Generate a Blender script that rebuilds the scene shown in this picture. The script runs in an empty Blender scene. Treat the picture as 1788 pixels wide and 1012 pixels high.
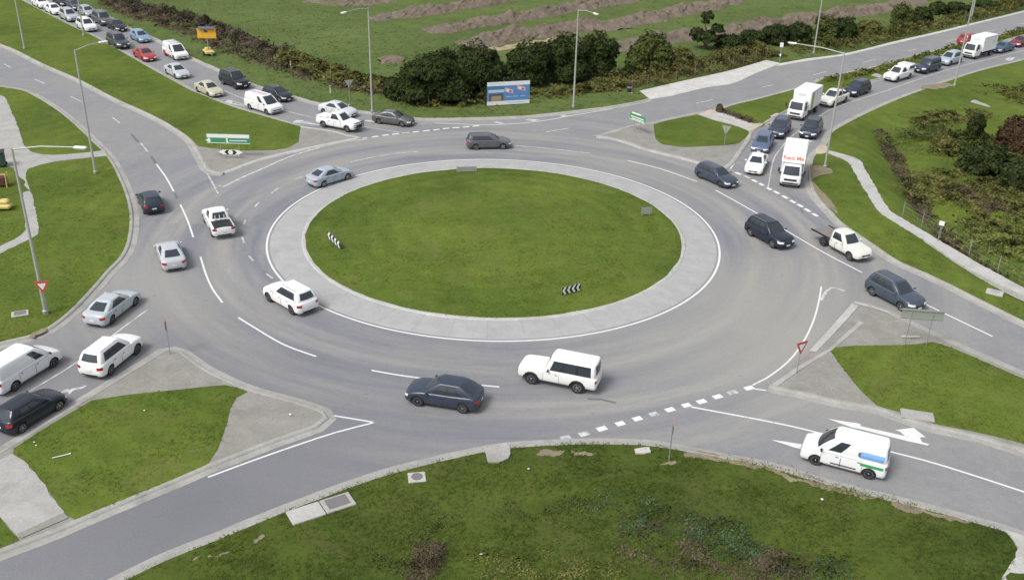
import bpy, bmesh, math, random
import numpy as np
from mathutils import Vector, Matrix, noise
from mathutils.geometry import delaunay_2d_cdt
R = math.radians
rng = random.Random(7)
sc = bpy.context.scene
col = sc.collection

# ------------------------------------------------------------------ camera
CH = 33.0; FPX = 1738.8; PITCH = .4599; ROLL = .02705; CX, CY = 894.0, 506.0
_r = Vector((1, 0, 0)); FW = Vector((0, math.cos(PITCH), -math.sin(PITCH))); _u = Vector((0, math.sin(PITCH), math.cos(PITCH)))
RT = _r*math.cos(ROLL) + _u*math.sin(ROLL); UP = _u*math.cos(ROLL) - _r*math.sin(ROLL)
cd = bpy.data.cameras.new('camera'); cam = bpy.data.objects.new('camera', cd); col.objects.link(cam)
cd.sensor_width = 36; cd.lens = 36*FPX/1788; cd.clip_start = 1; cd.clip_end = 3000
cam.matrix_world = Matrix(((RT.x, UP.x, -FW.x, 0), (RT.y, UP.y, -FW.y, 0), (RT.z, UP.z, -FW.z, CH), (0, 0, 0, 1)))
sc.camera = cam

# ------------------------------------------------------------------ sky, sun, exposure (bright overcast day)
SUN_EL, SUN_AZ = 52, 228          # soft sun behind thin cloud, from the left and a little behind the camera
w = bpy.data.worlds.new('World'); sc.world = w; w.use_nodes = True
nt = w.node_tree; nt.nodes.clear()
wo = nt.nodes.new('ShaderNodeOutputWorld'); bg = nt.nodes.new('ShaderNodeBackground'); sky = nt.nodes.new('ShaderNodeTexSky')
hs = nt.nodes.new('ShaderNodeHueSaturation'); hs.inputs['Saturation'].default_value = .36
sky.sky_type = 'NISHITA'; sky.sun_disc = False; sky.sun_elevation = R(SUN_EL); sky.sun_rotation = R(SUN_AZ)
sky.air_density = 1.4; sky.dust_density = 3.0; sky.ozone_density = 1.0
bg.inputs['Strength'].default_value = .115
nt.links.new(sky.outputs[0], hs.inputs['Color']); nt.links.new(hs.outputs[0], bg.inputs['Color']); nt.links.new(bg.outputs[0], wo.inputs['Surface'])
sl = bpy.data.lights.new('sun', 'SUN'); sl.energy = 1.5; sl.angle = R(20); sl.color = (1, .98, .96)
so = bpy.data.objects.new('sun', sl); col.objects.link(so)
_az = R(SUN_AZ); sd = Vector((math.sin(_az)*math.cos(R(SUN_EL)), math.cos(_az)*math.cos(R(SUN_EL)), math.sin(R(SUN_EL))))
so.rotation_euler = sd.to_track_quat('Z', 'Y').to_euler(); so.location = (0, 80, 60)
sc.view_settings.view_transform = 'Standard'; sc.view_settings.look = 'None'; sc.view_settings.gamma = 1
sc.view_settings.use_curve_mapping = False; sc.view_settings.exposure = .6
sc.render.engine = 'CYCLES'

# ------------------------------------------------------------------ helpers
def at(x, y, z=0.0):
    "the point at height z that the photograph shows at pixel x, y"
    d = FW + RT*((x-CX)/FPX) - UP*((y-CY)/FPX)
    t = (z-CH)/d.z
    return Vector((d.x*t, d.y*t, z))
def mpp(x, y):
    p = at(x, y); return (p-Vector((0, 0, CH))).dot(FW)/FPX
def tag(o, label=None, cat=None, group=None, kind=None):
    if label: o['label'] = label
    if cat: o['category'] = cat
    if group: o['group'] = group
    if kind: o['kind'] = kind
    return o
def empty(name, loc=(0, 0, 0), rz=0):
    o = bpy.data.objects.new(name, None); col.objects.link(o); o.location = loc; o.rotation_euler = (0, 0, rz); o.empty_display_size = .3
    return o
def link(name, me, parent=None, loc=(0, 0, 0), rot=(0, 0, 0)):
    o = bpy.data.objects.new(name, me); col.objects.link(o)
    if parent: o.parent = parent
    o.location = loc; o.rotation_euler = rot
    return o

class MB:
    "collects shapes; build() links them as one mesh object"
    def __init__(s): s.v = []; s.f = []; s.m = []
    def add(s, vs, fs, mi=0):
        b = len(s.v); s.v += [tuple(v) for v in vs]; s.f += [tuple(b+i for i in f) for f in fs]; s.m += [mi]*len(fs)
        return s
    def box(s, c, d, mi=0, M=None, ch=0):
        x, y, z = d[0]/2, d[1]/2, d[2]/2
        if ch:
            h = ch; vs = []; fs = []
            loop = [(x-h, -y), (x, -y+h), (x, y-h), (x-h, y), (-x+h, y), (-x, y-h), (-x, -y+h), (-x+h, -y)]
            for zz, k in ((-z, h), (-z+h, 0), (z-h, 0), (z, h)):
                for a, b in loop: vs.append((a*(1-k/x) if k else a, b*(1-k/y) if k else b, zz))
            for r in range(3):
                for i in range(8): fs.append((r*8+i, r*8+(i+1) % 8, r*8+8+(i+1) % 8, r*8+8+i))
            fs.append(tuple(range(7, -1, -1))); fs.append(tuple(range(24, 32)))
        else:
            vs = [(-x, -y, -z), (x, -y, -z), (x, y, -z), (-x, y, -z), (-x, -y, z), (x, -y, z), (x, y, z), (-x, y, z)]
            fs = [(3, 2, 1, 0), (4, 5, 6, 7), (0, 1, 5, 4), (1, 2, 6, 5), (2, 3, 7, 6), (3, 0, 4, 7)]
        vs = [Vector(v) for v in vs]
        if M is not None: vs = [M @ v for v in vs]
        return s.add([v+Vector(c) for v in vs], fs, mi)
    def tube(s, pts, rad, n=8, mi=0, cap=True):
        pts = [Vector(p) for p in pts]; rs = rad if isinstance(rad, (list, tuple)) else [rad]*len(pts)
        vs = []; fs = []
        for i, p in enumerate(pts):
            t = (pts[min(i+1, len(pts)-1)]-pts[max(i-1, 0)]).normalized()
            a = t.orthogonal().normalized() if abs(t.z) > .9 else t.cross(Vector((0, 0, 1))).normalized()
            if abs(t.z) > .9: a = (Vector((1, 0, 0))-t*t.x).normalized()
            b = t.cross(a)
            for k in range(n):
                q = 2*math.pi*k/n; vs.append(p+(a*math.cos(q)+b*math.sin(q))*rs[i])
        for i in range(len(pts)-1):
            for k in range(n): fs.append((i*n+k, i*n+(k+1) % n, (i+1)*n+(k+1) % n, (i+1)*n+k))
        if cap: fs.append(tuple(range(n-1, -1, -1))); fs.append(tuple((len(pts)-1)*n+k for k in range(n)))
        return s.add(vs, fs, mi)
    def lathe(s, prof, n=16, mi=0, axis='Y', c=(0, 0, 0), close=True):
        vs = []; fs = []
        for r, h in prof:
            for k in range(n):
                q = 2*math.pi*k/n; a, b = r*math.cos(q), r*math.sin(q)
                vs.append(Vector((a, h, b) if axis == 'Y' else (a, b, h))+Vector(c))
        m = len(prof)
        for i in range(m-1):
            for k in range(n): fs.append((i*n+k, i*n+(k+1) % n, (i+1)*n+(k+1) % n, (i+1)*n+k))
        if close: fs.append(tuple(range(n))); fs.append(tuple((m-1)*n+k for k in range(n)))
        return s.add(vs, fs, mi)
    def prism(s, poly, z0, z1, mi=0):
        n = len(poly); vs = [(p[0], p[1], z0) for p in poly]+[(p[0], p[1], z1) for p in poly]
        return s.add(vs, [tuple(range(n-1, -1, -1)), tuple(range(n, 2*n))]+[(i, (i+1) % n, n+(i+1) % n, n+i) for i in range(n)], mi)
    def grid(s, rows, mi=0):
        m = len(rows[0]); vs = [p for r in rows for p in r]
        return s.add(vs, [(i*m+j, i*m+j+1, (i+1)*m+j+1, (i+1)*m+j) for i in range(len(rows)-1) for j in range(m-1)], mi)
    def mesh(s, name, mats, smooth=None, merge=False, recalc=True):
        me = bpy.data.meshes.new(name); me.from_pydata(s.v, [], s.f)
        for m in (mats if isinstance(mats, (list, tuple)) else [mats]): me.materials.append(m)
        me.polygons.foreach_set('material_index', s.m)
        if merge or recalc:
            bm = bmesh.new(); bm.from_mesh(me)
            if merge: bmesh.ops.remove_doubles(bm, verts=bm.verts, dist=1e-4); bmesh.ops.dissolve_degenerate(bm, edges=bm.edges, dist=1e-5)
            if recalc: bmesh.ops.recalc_face_normals(bm, faces=bm.faces)
            bm.to_mesh(me); bm.free()
        if smooth:
            me.polygons.foreach_set('use_smooth', [True]*len(me.polygons)); me.set_sharp_from_angle(angle=R(smooth))
        me.update(); return me
    def build(s, name, mats, parent=None, loc=(0, 0, 0), rot=(0, 0, 0), smooth=None, merge=False, recalc=True):
        return link(name, s.mesh(name, mats, smooth, merge, recalc), parent, loc, rot)

def catmull(P, step=.7, closed=False):
    P = [Vector(p) for p in P]; n = len(P); out = []
    if n < 3 and not closed:
        k = max(1, int((P[1]-P[0]).length/step)); return [P[0].lerp(P[1], i/k) for i in range(k+1)]
    for i in range(n if closed else n-1):
        a, b = P[i], P[(i+1) % n]
        p0 = P[i-1] if (closed or i > 0) else a*2-b
        p3 = P[(i+2) % n] if (closed or i < n-2) else b*2-a
        k = max(1, min(60, int((b-a).length/step)))
        for j in range(k):
            t = j/k; t2 = t*t; t3 = t2*t
            out.append(.5*((2*a)+(b-p0)*t+(2*p0-5*a+4*b-p3)*t2+(3*a-p0-3*b+p3)*t3))
    if not closed: out.append(P[-1])
    return out
def px(l, z=0.0): return [at(x, y, z) for x, y in l]

# ------------------------------------------------------------------ materials
MT = {}
def mat(name, c=(.5, .5, .5), rough=.6, metal=0, spec=.5, coat=0):
    m = bpy.data.materials.new(name); m.use_nodes = True
    b = m.node_tree.nodes['Principled BSDF']
    b.inputs['Base Color'].default_value = (*c, 1); b.inputs['Roughness'].default_value = rough; b.inputs['Metallic'].default_value = metal
    b.inputs['Specular IOR Level'].default_value = spec; b.inputs['Coat Weight'].default_value = coat; b.inputs['Coat Roughness'].default_value = .06
    MT[name] = m; return m
class NG:
    "small node helper"
    def __init__(s, m): s.t = m.node_tree; s.b = s.t.nodes['Principled BSDF']; s.tc = s.n('ShaderNodeTexCoord')
    def n(s, ty, **k):
        x = s.t.nodes.new(ty)
        for a, v in k.items(): setattr(x, a, v)
        return x
    def l(s, a, b): s.t.links.new(a, b)
    def noise(s, scale, detail=4, rough=.55, vec=None, dist=0):
        x = s.n('ShaderNodeTexNoise'); x.inputs['Scale'].default_value = scale; x.inputs['Detail'].default_value = detail
        x.inputs['Roughness'].default_value = rough; x.inputs['Distortion'].default_value = dist
        s.l(vec if vec is not None else s.tc.outputs['Object'], x.inputs['Vector']); return x.outputs['Fac']
    def ramp(s, fac, stops):
        x = s.n('ShaderNodeValToRGB'); e = x.color_ramp.elements
        while len(e) < len(stops): e.new(.5)
        for k, (p, c) in enumerate(stops): e[k].position = p; e[k].color = (*c, 1) if len(c) == 3 else c
        s.l(fac, x.inputs[0]); return x.outputs['Color']
    def mix(s, fac, a, b, mode='MIX'):
        x = s.n('ShaderNodeMix', data_type='RGBA', blend_type=mode)
        for v, i in ((fac, 0), (a, 6), (b, 7)):
            if isinstance(v, (int, float)): x.inputs[i].default_value = v
            elif isinstance(v, tuple): x.inputs[i].default_value = (*v, 1)
            else: s.l(v, x.inputs[i])
        return x.outputs[2]
    def math(s, op, a, b=0.0, clamp=False):
        x = s.n('ShaderNodeMath', operation=op, use_clamp=clamp)
        for v, i in ((a, 0), (b, 1)):
            if isinstance(v, (int, float)): x.inputs[i].default_value = v
            else: s.l(v, x.inputs[i])
        return x.outputs[0]
    def bump(s, h, strength, dist):
        x = s.n('ShaderNodeBump'); x.inputs['Strength'].default_value = strength; x.inputs['Distance'].default_value = dist
        s.l(h, x.inputs['Height']); s.l(x.outputs[0], s.b.inputs['Normal'])
    def col(s, c): s.l(c, s.b.inputs['Base Color'])
    def island(s): return s.n('ShaderNodeNewGeometry').outputs['Random Per Island']
    def sub(s, off, vec=None):
        x = s.n('ShaderNodeVectorMath', operation='SUBTRACT'); s.l(vec or s.tc.outputs['Object'], x.inputs[0]); x.inputs[1].default_value = off
        return x.outputs[0]
RC = Vector((-1.61, 77.5, 0)); RW = 18.74      # centre of the roundabout and radius of its white edge line
def grey(v, t=(1, 1, 1)): return (v*t[0], v*t[1], v*t[2])

# asphalt: worn in rings round the island, dusty between the wheel tracks
m = mat('asphalt', rough=.85, spec=.3); g = NG(m)
vec = g.sub((RC.x, RC.y, 0)); sep = g.n('ShaderNodeSeparateXYZ'); g.l(vec, sep.inputs[0])
rad = g.math('SQRT', g.math('ADD', g.math('MULTIPLY', sep.outputs[0], sep.outputs[0]), g.math('MULTIPLY', sep.outputs[1], sep.outputs[1])))
ang = g.math('ARCTAN2', sep.outputs[1], sep.outputs[0])
cmb = g.n('ShaderNodeCombineXYZ'); g.l(rad, cmb.inputs[0]); g.l(g.math('MULTIPLY', ang, 2.2), cmb.inputs[1])
streak = g.noise(.85, 5, .62, cmb.outputs[0]); fine = g.noise(9, 3, .7); big = g.noise(.06, 3, .5); mid = g.noise(.45, 5, .62)
near = g.math('SUBTRACT', 1.0, g.math('MULTIPLY', g.math('SUBTRACT', rad, 30.0), .1, True), True)
c2 = g.ramp(mid, [(.25, (.2, .202, .214)), (.75, (.248, .245, .242))])
lane = g.math('MULTIPLY', g.math('SINE', g.math('MULTIPLY', g.math('SUBTRACT', rad, 21.0), 1.28)), .09)      # polished wheel paths of the two ring lanes
c1 = g.ramp(g.math('ADD', streak, lane), [(.26, (.168, .172, .194)), (.44, (.21, .211, .224)), (.56, (.243, .24, .236)), (.72, (.3, .29, .267))])
c = g.mix(near, c2, c1)
c = g.mix(g.math('MULTIPLY', g.ramp(big, [(.45, (0, 0, 0)), (.7, (1, 1, 1))]), .5), c, (.272, .262, .236))
c = g.mix(.3, c, g.ramp(g.noise(1.8, 5, .7), [(.25, (.38, .38, .39)), (.75, (.62, .61, .6))]), 'OVERLAY')
# darker, bluer patch on the lower left exit, paler patches right and left
def blob(cx, cy, r):
    v = g.n('ShaderNodeVectorMath', operation='DISTANCE'); g.l(g.tc.outputs['Object'], v.inputs[0]); v.inputs[1].default_value = (cx, cy, 0)
    return g.math('MULTIPLY', g.math('SUBTRACT', 1.0, g.math('DIVIDE', v.outputs['Value'], r), True), g.ramp(big, [(.3, (.6, .6, .6)), (.6, (1, 1, 1))]))
p_ = at(330, 880); c = g.mix(g.math('MULTIPLY', blob(p_.x, p_.y, 26), .95, True), c, (.152, .153, .168))
p_ = at(1320, 575); c = g.mix(g.math('MULTIPLY', blob(p_.x, p_.y, 16), 1.0, True), c, (.30, .292, .262))
p_ = at(250, 500); c = g.mix(g.math('MULTIPLY', blob(p_.x, p_.y, 9), .8, True), c, (.285, .278, .26))
c = g.mix(.4, c, g.ramp(fine, [(.2, (.3, .3, .3)), (.8, (.7, .7, .7))]), 'OVERLAY')
spots = g.ramp(g.noise(1.3, 4, .6), [(.66, (0, 0, 0)), (.74, (1, 1, 1))])
c = g.mix(g.math('MULTIPLY', spots, .35), c, (.1, .1, .105))
g.col(c); g.bump(fine, .25, .01)

def concrete(name, lo, hi, stain=(.2, .185, .16), grain=6, ga=.4):
    m = mat(name, rough=.85, spec=.3); g = NG(m)
    c = g.ramp(g.noise(.8, 6, .65), [(.28, lo), (.72, hi)])
    c = g.mix(g.math('MULTIPLY', g.ramp(g.noise(.35, 5, .7), [(.52, (0, 0, 0)), (.75, (1, 1, 1))]), .55), c, stain)
    f = g.noise(grain, 3, .7); c = g.mix(ga, c, g.ramp(f, [(.2, (.3, .3, .3)), (.8, (.7, .7, .7))]), 'OVERLAY'); g.col(c); g.bump(f, .3, .01); return m
concrete('concrete', (.30, .292, .272), (.40, .39, .365))
concrete('kerb_concrete', (.27, .262, .24), (.385, .372, .342), (.18, .168, .145))
concrete('pale_concrete', (.36, .352, .33), (.47, .46, .435), (.28, .265, .235))
concrete('paved', (.22, .207, .184), (.29, .276, .25), (.155, .142, .12))
concrete('gravel', (.42, .41, .38), (.58, .56, .53), (.36, .31, .24), 3)
concrete('beige_patch', (.40, .34, .24), (.5, .44, .33))
concrete('apron', (.32, .315, .308), (.39, .385, .376), (.255, .248, .235), 6, .2)
concrete('spoil', (.108, .083, .06), (.19, .152, .115), (.08, .066, .042), 2.6)
concrete('sand', (.27, .21, .13), (.37, .30, .19), (.2, .155, .1))
concrete('soil', (.17, .14, .09), (.27, .23, .16), (.12, .11, .05))

def grass(name, dark, midc, light, dry, drya=.35, sc_=1.0, blades=False):
    m = mat(name, rough=.9, spec=.08); g = NG(m)
    c = g.ramp(g.noise(.09*sc_, 4, .55), [(.3, dark), (.5, midc), (.72, light)])
    c = g.mix(.6, c, g.ramp(g.noise(.75*sc_, 7, .7), [(.25, (.34, .35, .32)), (.75, (.66, .65, .62))]), 'OVERLAY')
    v = g.sub((RC.x, RC.y, 0)); d = g.n('ShaderNodeVectorMath', operation='LENGTH'); g.l(v, d.inputs[0])      # mower passes follow the kerbs
    ph = g.math('ADD', g.math('MULTIPLY', d.outputs['Value'], 3.3), g.math('MULTIPLY', g.noise(.13, 3, .5), 9.0))
    mow = g.math('MULTIPLY', g.math('ADD', g.math('SINE', ph), 1.0), .5)
    c = g.mix(g.math('MULTIPLY', g.ramp(g.noise(.07, 3, .5), [(.4, (0, 0, 0)), (.65, (1, 1, 1))]), .5), c, g.mix(.5, c, g.ramp(mow, [(0, (.34, .34, .34)), (1, (.68, .67, .62))]), 'OVERLAY'))
    f = g.noise(5*sc_, 5, .85); c = g.mix(.7, c, g.ramp(f, [(.25, (.3, .3, .3)), (.75, (.7, .7, .7))]), 'OVERLAY')
    c = g.mix(g.math('MULTIPLY', g.ramp(g.noise(.3*sc_, 6, .7, dist=.6), [(.52, (0, 0, 0)), (.74, (1, 1, 1))]), drya), c, dry)
    if blades:
        c = g.mix(.5, c, g.ramp(g.island(), [(0, (.38, .38, .38)), (1, (.64, .63, .6))]), 'OVERLAY')
        a = g.n('ShaderNodeAttribute'); a.attribute_name = 'crown_normal'; g.l(a.outputs['Vector'], g.b.inputs['Normal'])
    else: g.bump(f, .3, .03)
    g.col(c); return m
GR = ((.066, .099, .0175), (.09, .127, .022), (.118, .154, .028), (.15, .148, .05), .55)
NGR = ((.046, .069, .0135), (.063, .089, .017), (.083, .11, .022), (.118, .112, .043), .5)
FGR = ((.074, .106, .032), (.092, .127, .038), (.112, .146, .045), (.135, .13, .054), .4, .6)
for b in (False, True):
    q = '_blade' if b else ''
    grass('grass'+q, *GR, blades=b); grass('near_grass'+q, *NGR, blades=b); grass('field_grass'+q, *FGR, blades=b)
def leafmat(name, stops, rough=.75):
    stops = [(p, tuple(.72*x+.28*y for x, y in zip(c, stops[len(stops)//2][1]))) for p, c in stops]
    m = mat(name, rough=rough, spec=.12); g = NG(m)
    c = g.ramp(g.island(), stops); c = g.mix(.5, c, g.ramp(g.noise(.7, 4, .65), [(.3, (.25, .25, .25)), (.7, (.75, .75, .75))]), 'OVERLAY')
    g.col(c)
    a = g.n('ShaderNodeAttribute'); a.attribute_name = 'crown_normal'; g.l(a.outputs['Vector'], g.b.inputs['Normal'])
    tr = g.n('ShaderNodeBsdfTranslucent'); g.l(c, tr.inputs['Color']); mx = g.n('ShaderNodeMixShader'); mx.inputs[0].default_value = .25
    out = next(n for n in g.t.nodes if n.type == 'OUTPUT_MATERIAL'); g.l(g.b.outputs[0], mx.inputs[1]); g.l(tr.outputs[0], mx.inputs[2]); g.l(mx.outputs[0], out.inputs['Surface']); return m
leafmat('rough_blade', [(0, (0.0600, 0.0825, 0.0180)), (.5, (0.1170, 0.1380, 0.0330)), (.8, (0.1800, 0.1875, 0.0510)), (1, (0.2850, 0.2475, 0.1125))])
leafmat('leaf_dark', [(0, (0.0174, 0.0290, 0.0101)), (.55, (0.0406, 0.0595, 0.0174)), (1, (0.0812, 0.1044, 0.0305))])
leafmat('leaf_mid', [(0, (0.0400, 0.0576, 0.0160)), (.55, (0.0832, 0.1056, 0.0288)), (1, (0.1472, 0.1600, 0.0480))])
leafmat('leaf_olive', [(0, (0.0620, 0.0651, 0.0202)), (.5, (0.1287, 0.1287, 0.0372)), (1, (0.2170, 0.1984, 0.0697))])
leafmat('leaf_blue', [(0, (0.0448, 0.0832, 0.0448)), (.5, (0.0768, 0.1248, 0.0592)), (1, (0.1360, 0.1792, 0.0800))])
leafmat('leaf_brown', [(0, (.06, .048, .028)), (.5, (.115, .09, .055)), (.8, (.16, .125, .08)), (1, (.11, .115, .045))])
leafmat('leaf_red', [(0, (.045, .028, .018)), (.5, (.085, .05, .03)), (1, (.11, .085, .035))])
leafmat('bramble', [(0, (.06, .047, .034)), (.45, (.105, .083, .06)), (.75, (.135, .108, .078)), (1, (.085, .095, .038))])
mat('bark', (.09, .07, .05), .9)
# painted line: scuffed
def linemat(name, wear, tone=.66):
    m = mat(name, rough=.75, spec=.3); g = NG(m)
    c = g.ramp(g.noise(2.2, 6, .75), [(wear-.12, (.27, .27, .275)), (wear+.06, (tone, tone, tone*.98))]); g.col(c); return m
linemat('line', .36); linemat('worn_line', .5, .56); linemat('faint_line', .58, .42)
m = mat('tar', (.135, .135, .138), .75)
# vehicle materials: the paint takes each vehicle's own colour
m = mat('paint', rough=.32, spec=.4, coat=.3); g = NG(m); oi = g.n('ShaderNodeObjectInfo')
dirt = g.noise(1.6, 4, .6); c = g.mix(g.math('MULTIPLY', g.ramp(dirt, [(.45, (0, 0, 0)), (.8, (1, 1, 1))]), .035), oi.outputs['Color'], (.28, .25, .21)); g.col(c)
g.l(g.ramp(dirt, [(.4, (.26, .26, .26)), (.8, (.5, .5, .5))]), g.b.inputs['Roughness'])
mat('glass', (.032, .041, .05), .1, spec=.55)
mat('glass_green', (.03, .05, .042), .1, spec=.5)
mat('black_plastic', (.018, .018, .019), .55); mat('tyre', (.022, .022, .023), .85); mat('rim', (.45, .45, .46), .3, .9)
mat('rim_dark', (.05, .05, .052), .35, .7); mat('chrome', (.6, .6, .6), .18, 1)
mat('lamp_clear', (.72, .74, .76), .12, spec=.8, coat=.8); mat('lamp_red', (.35, .012, .012), .2, coat=.6); mat('lamp_amber', (.6, .2, .02), .2)
mat('plate', (.68, .68, .64), .5); mat('seam', (.03, .03, .032), .8); mat('under', (.012, .012, .012), .9)
mat('box_white', (.74, .745, .75), .45); mat('box_grey', (.55, .555, .56), .5); mat('alloy', (.4, .4, .39), .4, .8); mat('tray_floor', (.2, .18, .17), .7)
mat('lime', (.30, .42, .08), .5); mat('green_stripe', (.03, .33, .1), .45); mat('sky_blue', (.19, .39, .72), .45); mat('red_text', (.72, .12, .06), .5); mat('red_panel', (.45, .035, .03), .4)
mat('galv', (.36, .365, .36), .5, .5); mat('lamp_pole', (.43, .43, .405), .5, .3); mat('sign_white', (.74, .74, .72), .5); mat('sign_red', (.5, .07, .06), .5); mat('sign_back', (.30, .32, .29), .6, .2)
mat('sign_green', (.05, .25, .10), .5); mat('sign_teal', (.06, .24, .17), .5); mat('sign_black', (.02, .02, .02), .5); mat('orange', (.72, .38, .03), .55); mat('yellow', (.72, .42, .02), .5)
mat('pale_yellow', (.6, .47, .17), .6); mat('bb_blue', (.10, .24, .5), .45); mat('bb_dblue', (.06, .18, .34), .45); mat('bb_pale', (.42, .56, .72), .45); mat('bb_pink', (.62, .38, .42), .5)
mat('bb_sand', (.36, .27, .18), .6); mat('bb_dark', (.1, .09, .08), .6); mat('wood', (.21, .15, .09), .8); mat('solar', (.1, .1, .14), .3); mat('dark_green', (.03, .07, .055), .6); mat('lid_iron', (.2, .185, .18), .7, .3); mat('maroon', (.1, .03, .03), .7)
# ------------------------------------------------------------------ terrain helpers
def inside(P, pts):
    x, y = pts[:, 0], pts[:, 1]; r = np.zeros(len(pts), bool); n = len(P)
    for i in range(n):
        x1, y1 = P[i]; x2, y2 = P[(i+1) % n]
        if y1 == y2: continue
        c = ((y1 > y) != (y2 > y)) & (x < (x2-x1)*(y-y1)/(y2-y1)+x1); r ^= c
    return r
def edge_dist(P, pts):
    d = np.full(len(pts), 1e9); n = len(P)
    for i in range(n):
        a = P[i]; b = P[(i+1) % n]-a; L = (b*b).sum()+1e-12
        t = np.clip(((pts-a)@b)/L, 0, 1); q = pts-(a+t[:, None]*b); d = np.minimum(d, np.hypot(q[:, 0], q[:, 1]))
    return d
def loop_of(segs, step=.7):
    out = []
    for s in segs:
        c = catmull(px(s), step) if len(s) > 2 else px(s)
        if out and (out[-1]-c[0]).length < .05: c = c[1:]
        out += c
    if (out[0]-out[-1]).length < .05: out.pop()
    return out
def ccw(L):
    return sum(L[i].x*L[(i+1) % len(L)].y-L[(i+1) % len(L)].x*L[i].y for i in range(len(L))) > 0
SURF = {}
def surface(name, L, hf, m, step=1.5, skirt=.2, parent=None, box=None):
    "a triangulated sheet inside the loop L; hf(x, y, edge distance) gives its height"
    P = np.array([(p.x, p.y) for p in L]); lo = P.min(0); hi = P.max(0)
    if box is not None: lo = np.maximum(lo, box[0]); hi = np.minimum(hi, box[1])
    gx, gy = np.meshgrid(np.arange(lo[0], hi[0], step), np.arange(lo[1], hi[1], step))
    q = np.stack([gx.ravel(), gy.ravel()], 1); q += np.random.RandomState(3).uniform(-.3, .3, q.shape)*step
    q = q[inside(P, q)]
    if len(q): q = q[edge_dist(P, q) > step*.35]
    n = len(P); co = [Vector(p) for p in P]+[Vector(p) for p in q]
    vs, _, fs, *_ = delaunay_2d_cdt(co, [(i, (i+1) % n) for i in range(n)], [], 1, 1e-4)
    A = np.array([(v.x, v.y) for v in vs]); d = edge_dist(P, A)
    V = [(a[0], a[1], hf(a[0], a[1], dd)) for a, dd in zip(A, d)]
    F = [tuple(f) for f in fs]
    cen = np.array([A[list(f)].mean(0) for f in F]); ok = inside(P, cen); F = [f for f, k in zip(F, ok) if k]
    mb = MB(); mb.add(V, F)
    if skirt:
        b = [(p.x, p.y, hf(p.x, p.y, 0)) for p in L]; mb.add(b+[(x, y, -skirt) for x, y, z in b], [(i, (i+1) % n, n+(i+1) % n, n+i) for i in range(n)])
    me = mb.mesh(name, MT[m] if isinstance(m, str) else m, recalc=False)
    bm = bmesh.new(); bm.from_mesh(me)
    for f in bm.faces:
        if f.normal.z < 0 and abs(f.normal.z) > .3: f.normal_flip()
    bm.to_mesh(me); bm.free()
    me.polygons.foreach_set('use_smooth', [abs(p.normal.z) > .3 for p in me.polygons])
    o = link(name, me, parent); SURF[name+str(len(SURF))] = o
    return o
def nz(x, y, s, k=0): return noise.noise(Vector((x*s, y*s, k*7.3)))
def h_mown(x, y, d): return .125+min(1, d/2.5)*(.05+.06*nz(x, y, .12, 1)+.02*nz(x, y, .6, 2))
def h_flat(x, y, d): return .12
KERB = [(-.1, .0), (-.1, .137), (.1, .142), (.17, .11), (.23, .035), (.66, .012), (.67, -.03)]
def kerb(pts, left, name='kerb', prof=KERB, m='kerb_concrete', parent=None, closed=False, wear=.02):
    "a kerb and channel swept along pts; left: the road lies on the left of the direction of travel"
    n = len(pts); rows = []
    for i, p in enumerate(pts):
        a = pts[i-1] if (i or closed) else pts[0]; b = pts[(i+1) % n] if (i < n-1 or closed) else pts[-1]
        t = Vector((b.x-a.x, b.y-a.y, 0)); t.normalize(); s = 1 if left else -1; nn = Vector((-t.y, t.x, 0))*s
        k = 1+wear*2*nz(p.x, p.y, .8, 4)
        rows.append([Vector((p.x, p.y, 0))+nn*(o*k)+Vector((0, 0, z)) for o, z in prof])
    if closed: rows.append(rows[0])
    o = MB().grid(rows).build(name, MT[m], parent, recalc=False)
    bm = bmesh.new(); bm.from_mesh(o.data)
    up = sum(f.normal.z*f.calc_area() for f in bm.faces)
    if up < 0:
        for f in bm.faces: f.normal_flip()
    bm.to_mesh(o.data); bm.free()
    if not parent: tag(o, kind='structure')
    return o
def dense(l, step=.7): return catmull(px(l), step)

# ------------------------------------------------------------------ ground and road
gm = MB(); S = 900
gm.add([(-S, -300, -2.2), (S, -300, -2.2), (S, 1500, -2.2), (-S, 1500, -2.2)], [(0, 1, 2, 3)])
tag(gm.build('ground', MT['field_grass']), kind='structure')
rm = MB(); rm.add([(-190, 20, 0), (190, 20, 0), (260, 320, 0), (-260, 320, 0)], [(0, 1, 2, 3)])
road = tag(rm.build('road', MT['asphalt']), kind='structure')

# ------------------------------------------------------------------ central island
isl_R = 15.75
L = [RC+Vector((math.cos(a), math.sin(a), 0))*(isl_R+.12*nz(math.cos(a)*9, math.sin(a)*9, .9)) for a in np.linspace(0, 2*math.pi, 181)[:-1]]
def h_isl(x, y, d):
    r = math.hypot(x-RC.x, y-RC.y)/isl_R
    return .15+.55*max(0, 1-r*r)+min(1, d/3)*.06*nz(x, y, .15, 3)
central = tag(surface('central_island', L, h_isl, 'grass', 1.0), kind='structure')
circ = lambda r, n=181: [RC+Vector((math.cos(a), math.sin(a), 0))*r for a in np.linspace(0, 2*math.pi, n)[:-1]]
kerb(circ(isl_R+.1), False, 'kerb', [(-.18, -.05), (-.18, .165), (-.02, .17), (.06, .15), (.12, .105), (.14, .1)], 'pale_concrete', central, True, .25)
NSEG = 44
for k in range(NSEG):
    a0 = 2*math.pi*k/NSEG+.0003; a1 = 2*math.pi*(k+1)/NSEG-.0003; rows = []
    for r, z in ((isl_R+.2, .03), (isl_R+.2, .10), (17.2, .075), (18.3, .03), (18.5, .012), (18.5, -.02)):
        rows.append([RC+Vector((math.cos(a)*r, math.sin(a)*r, z+.0015*math.sin(k*2.3))) for a in np.linspace(a0, a1, 6)])
    MB().grid(rows).build('apron_panel', MT['apron'], central)
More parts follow.
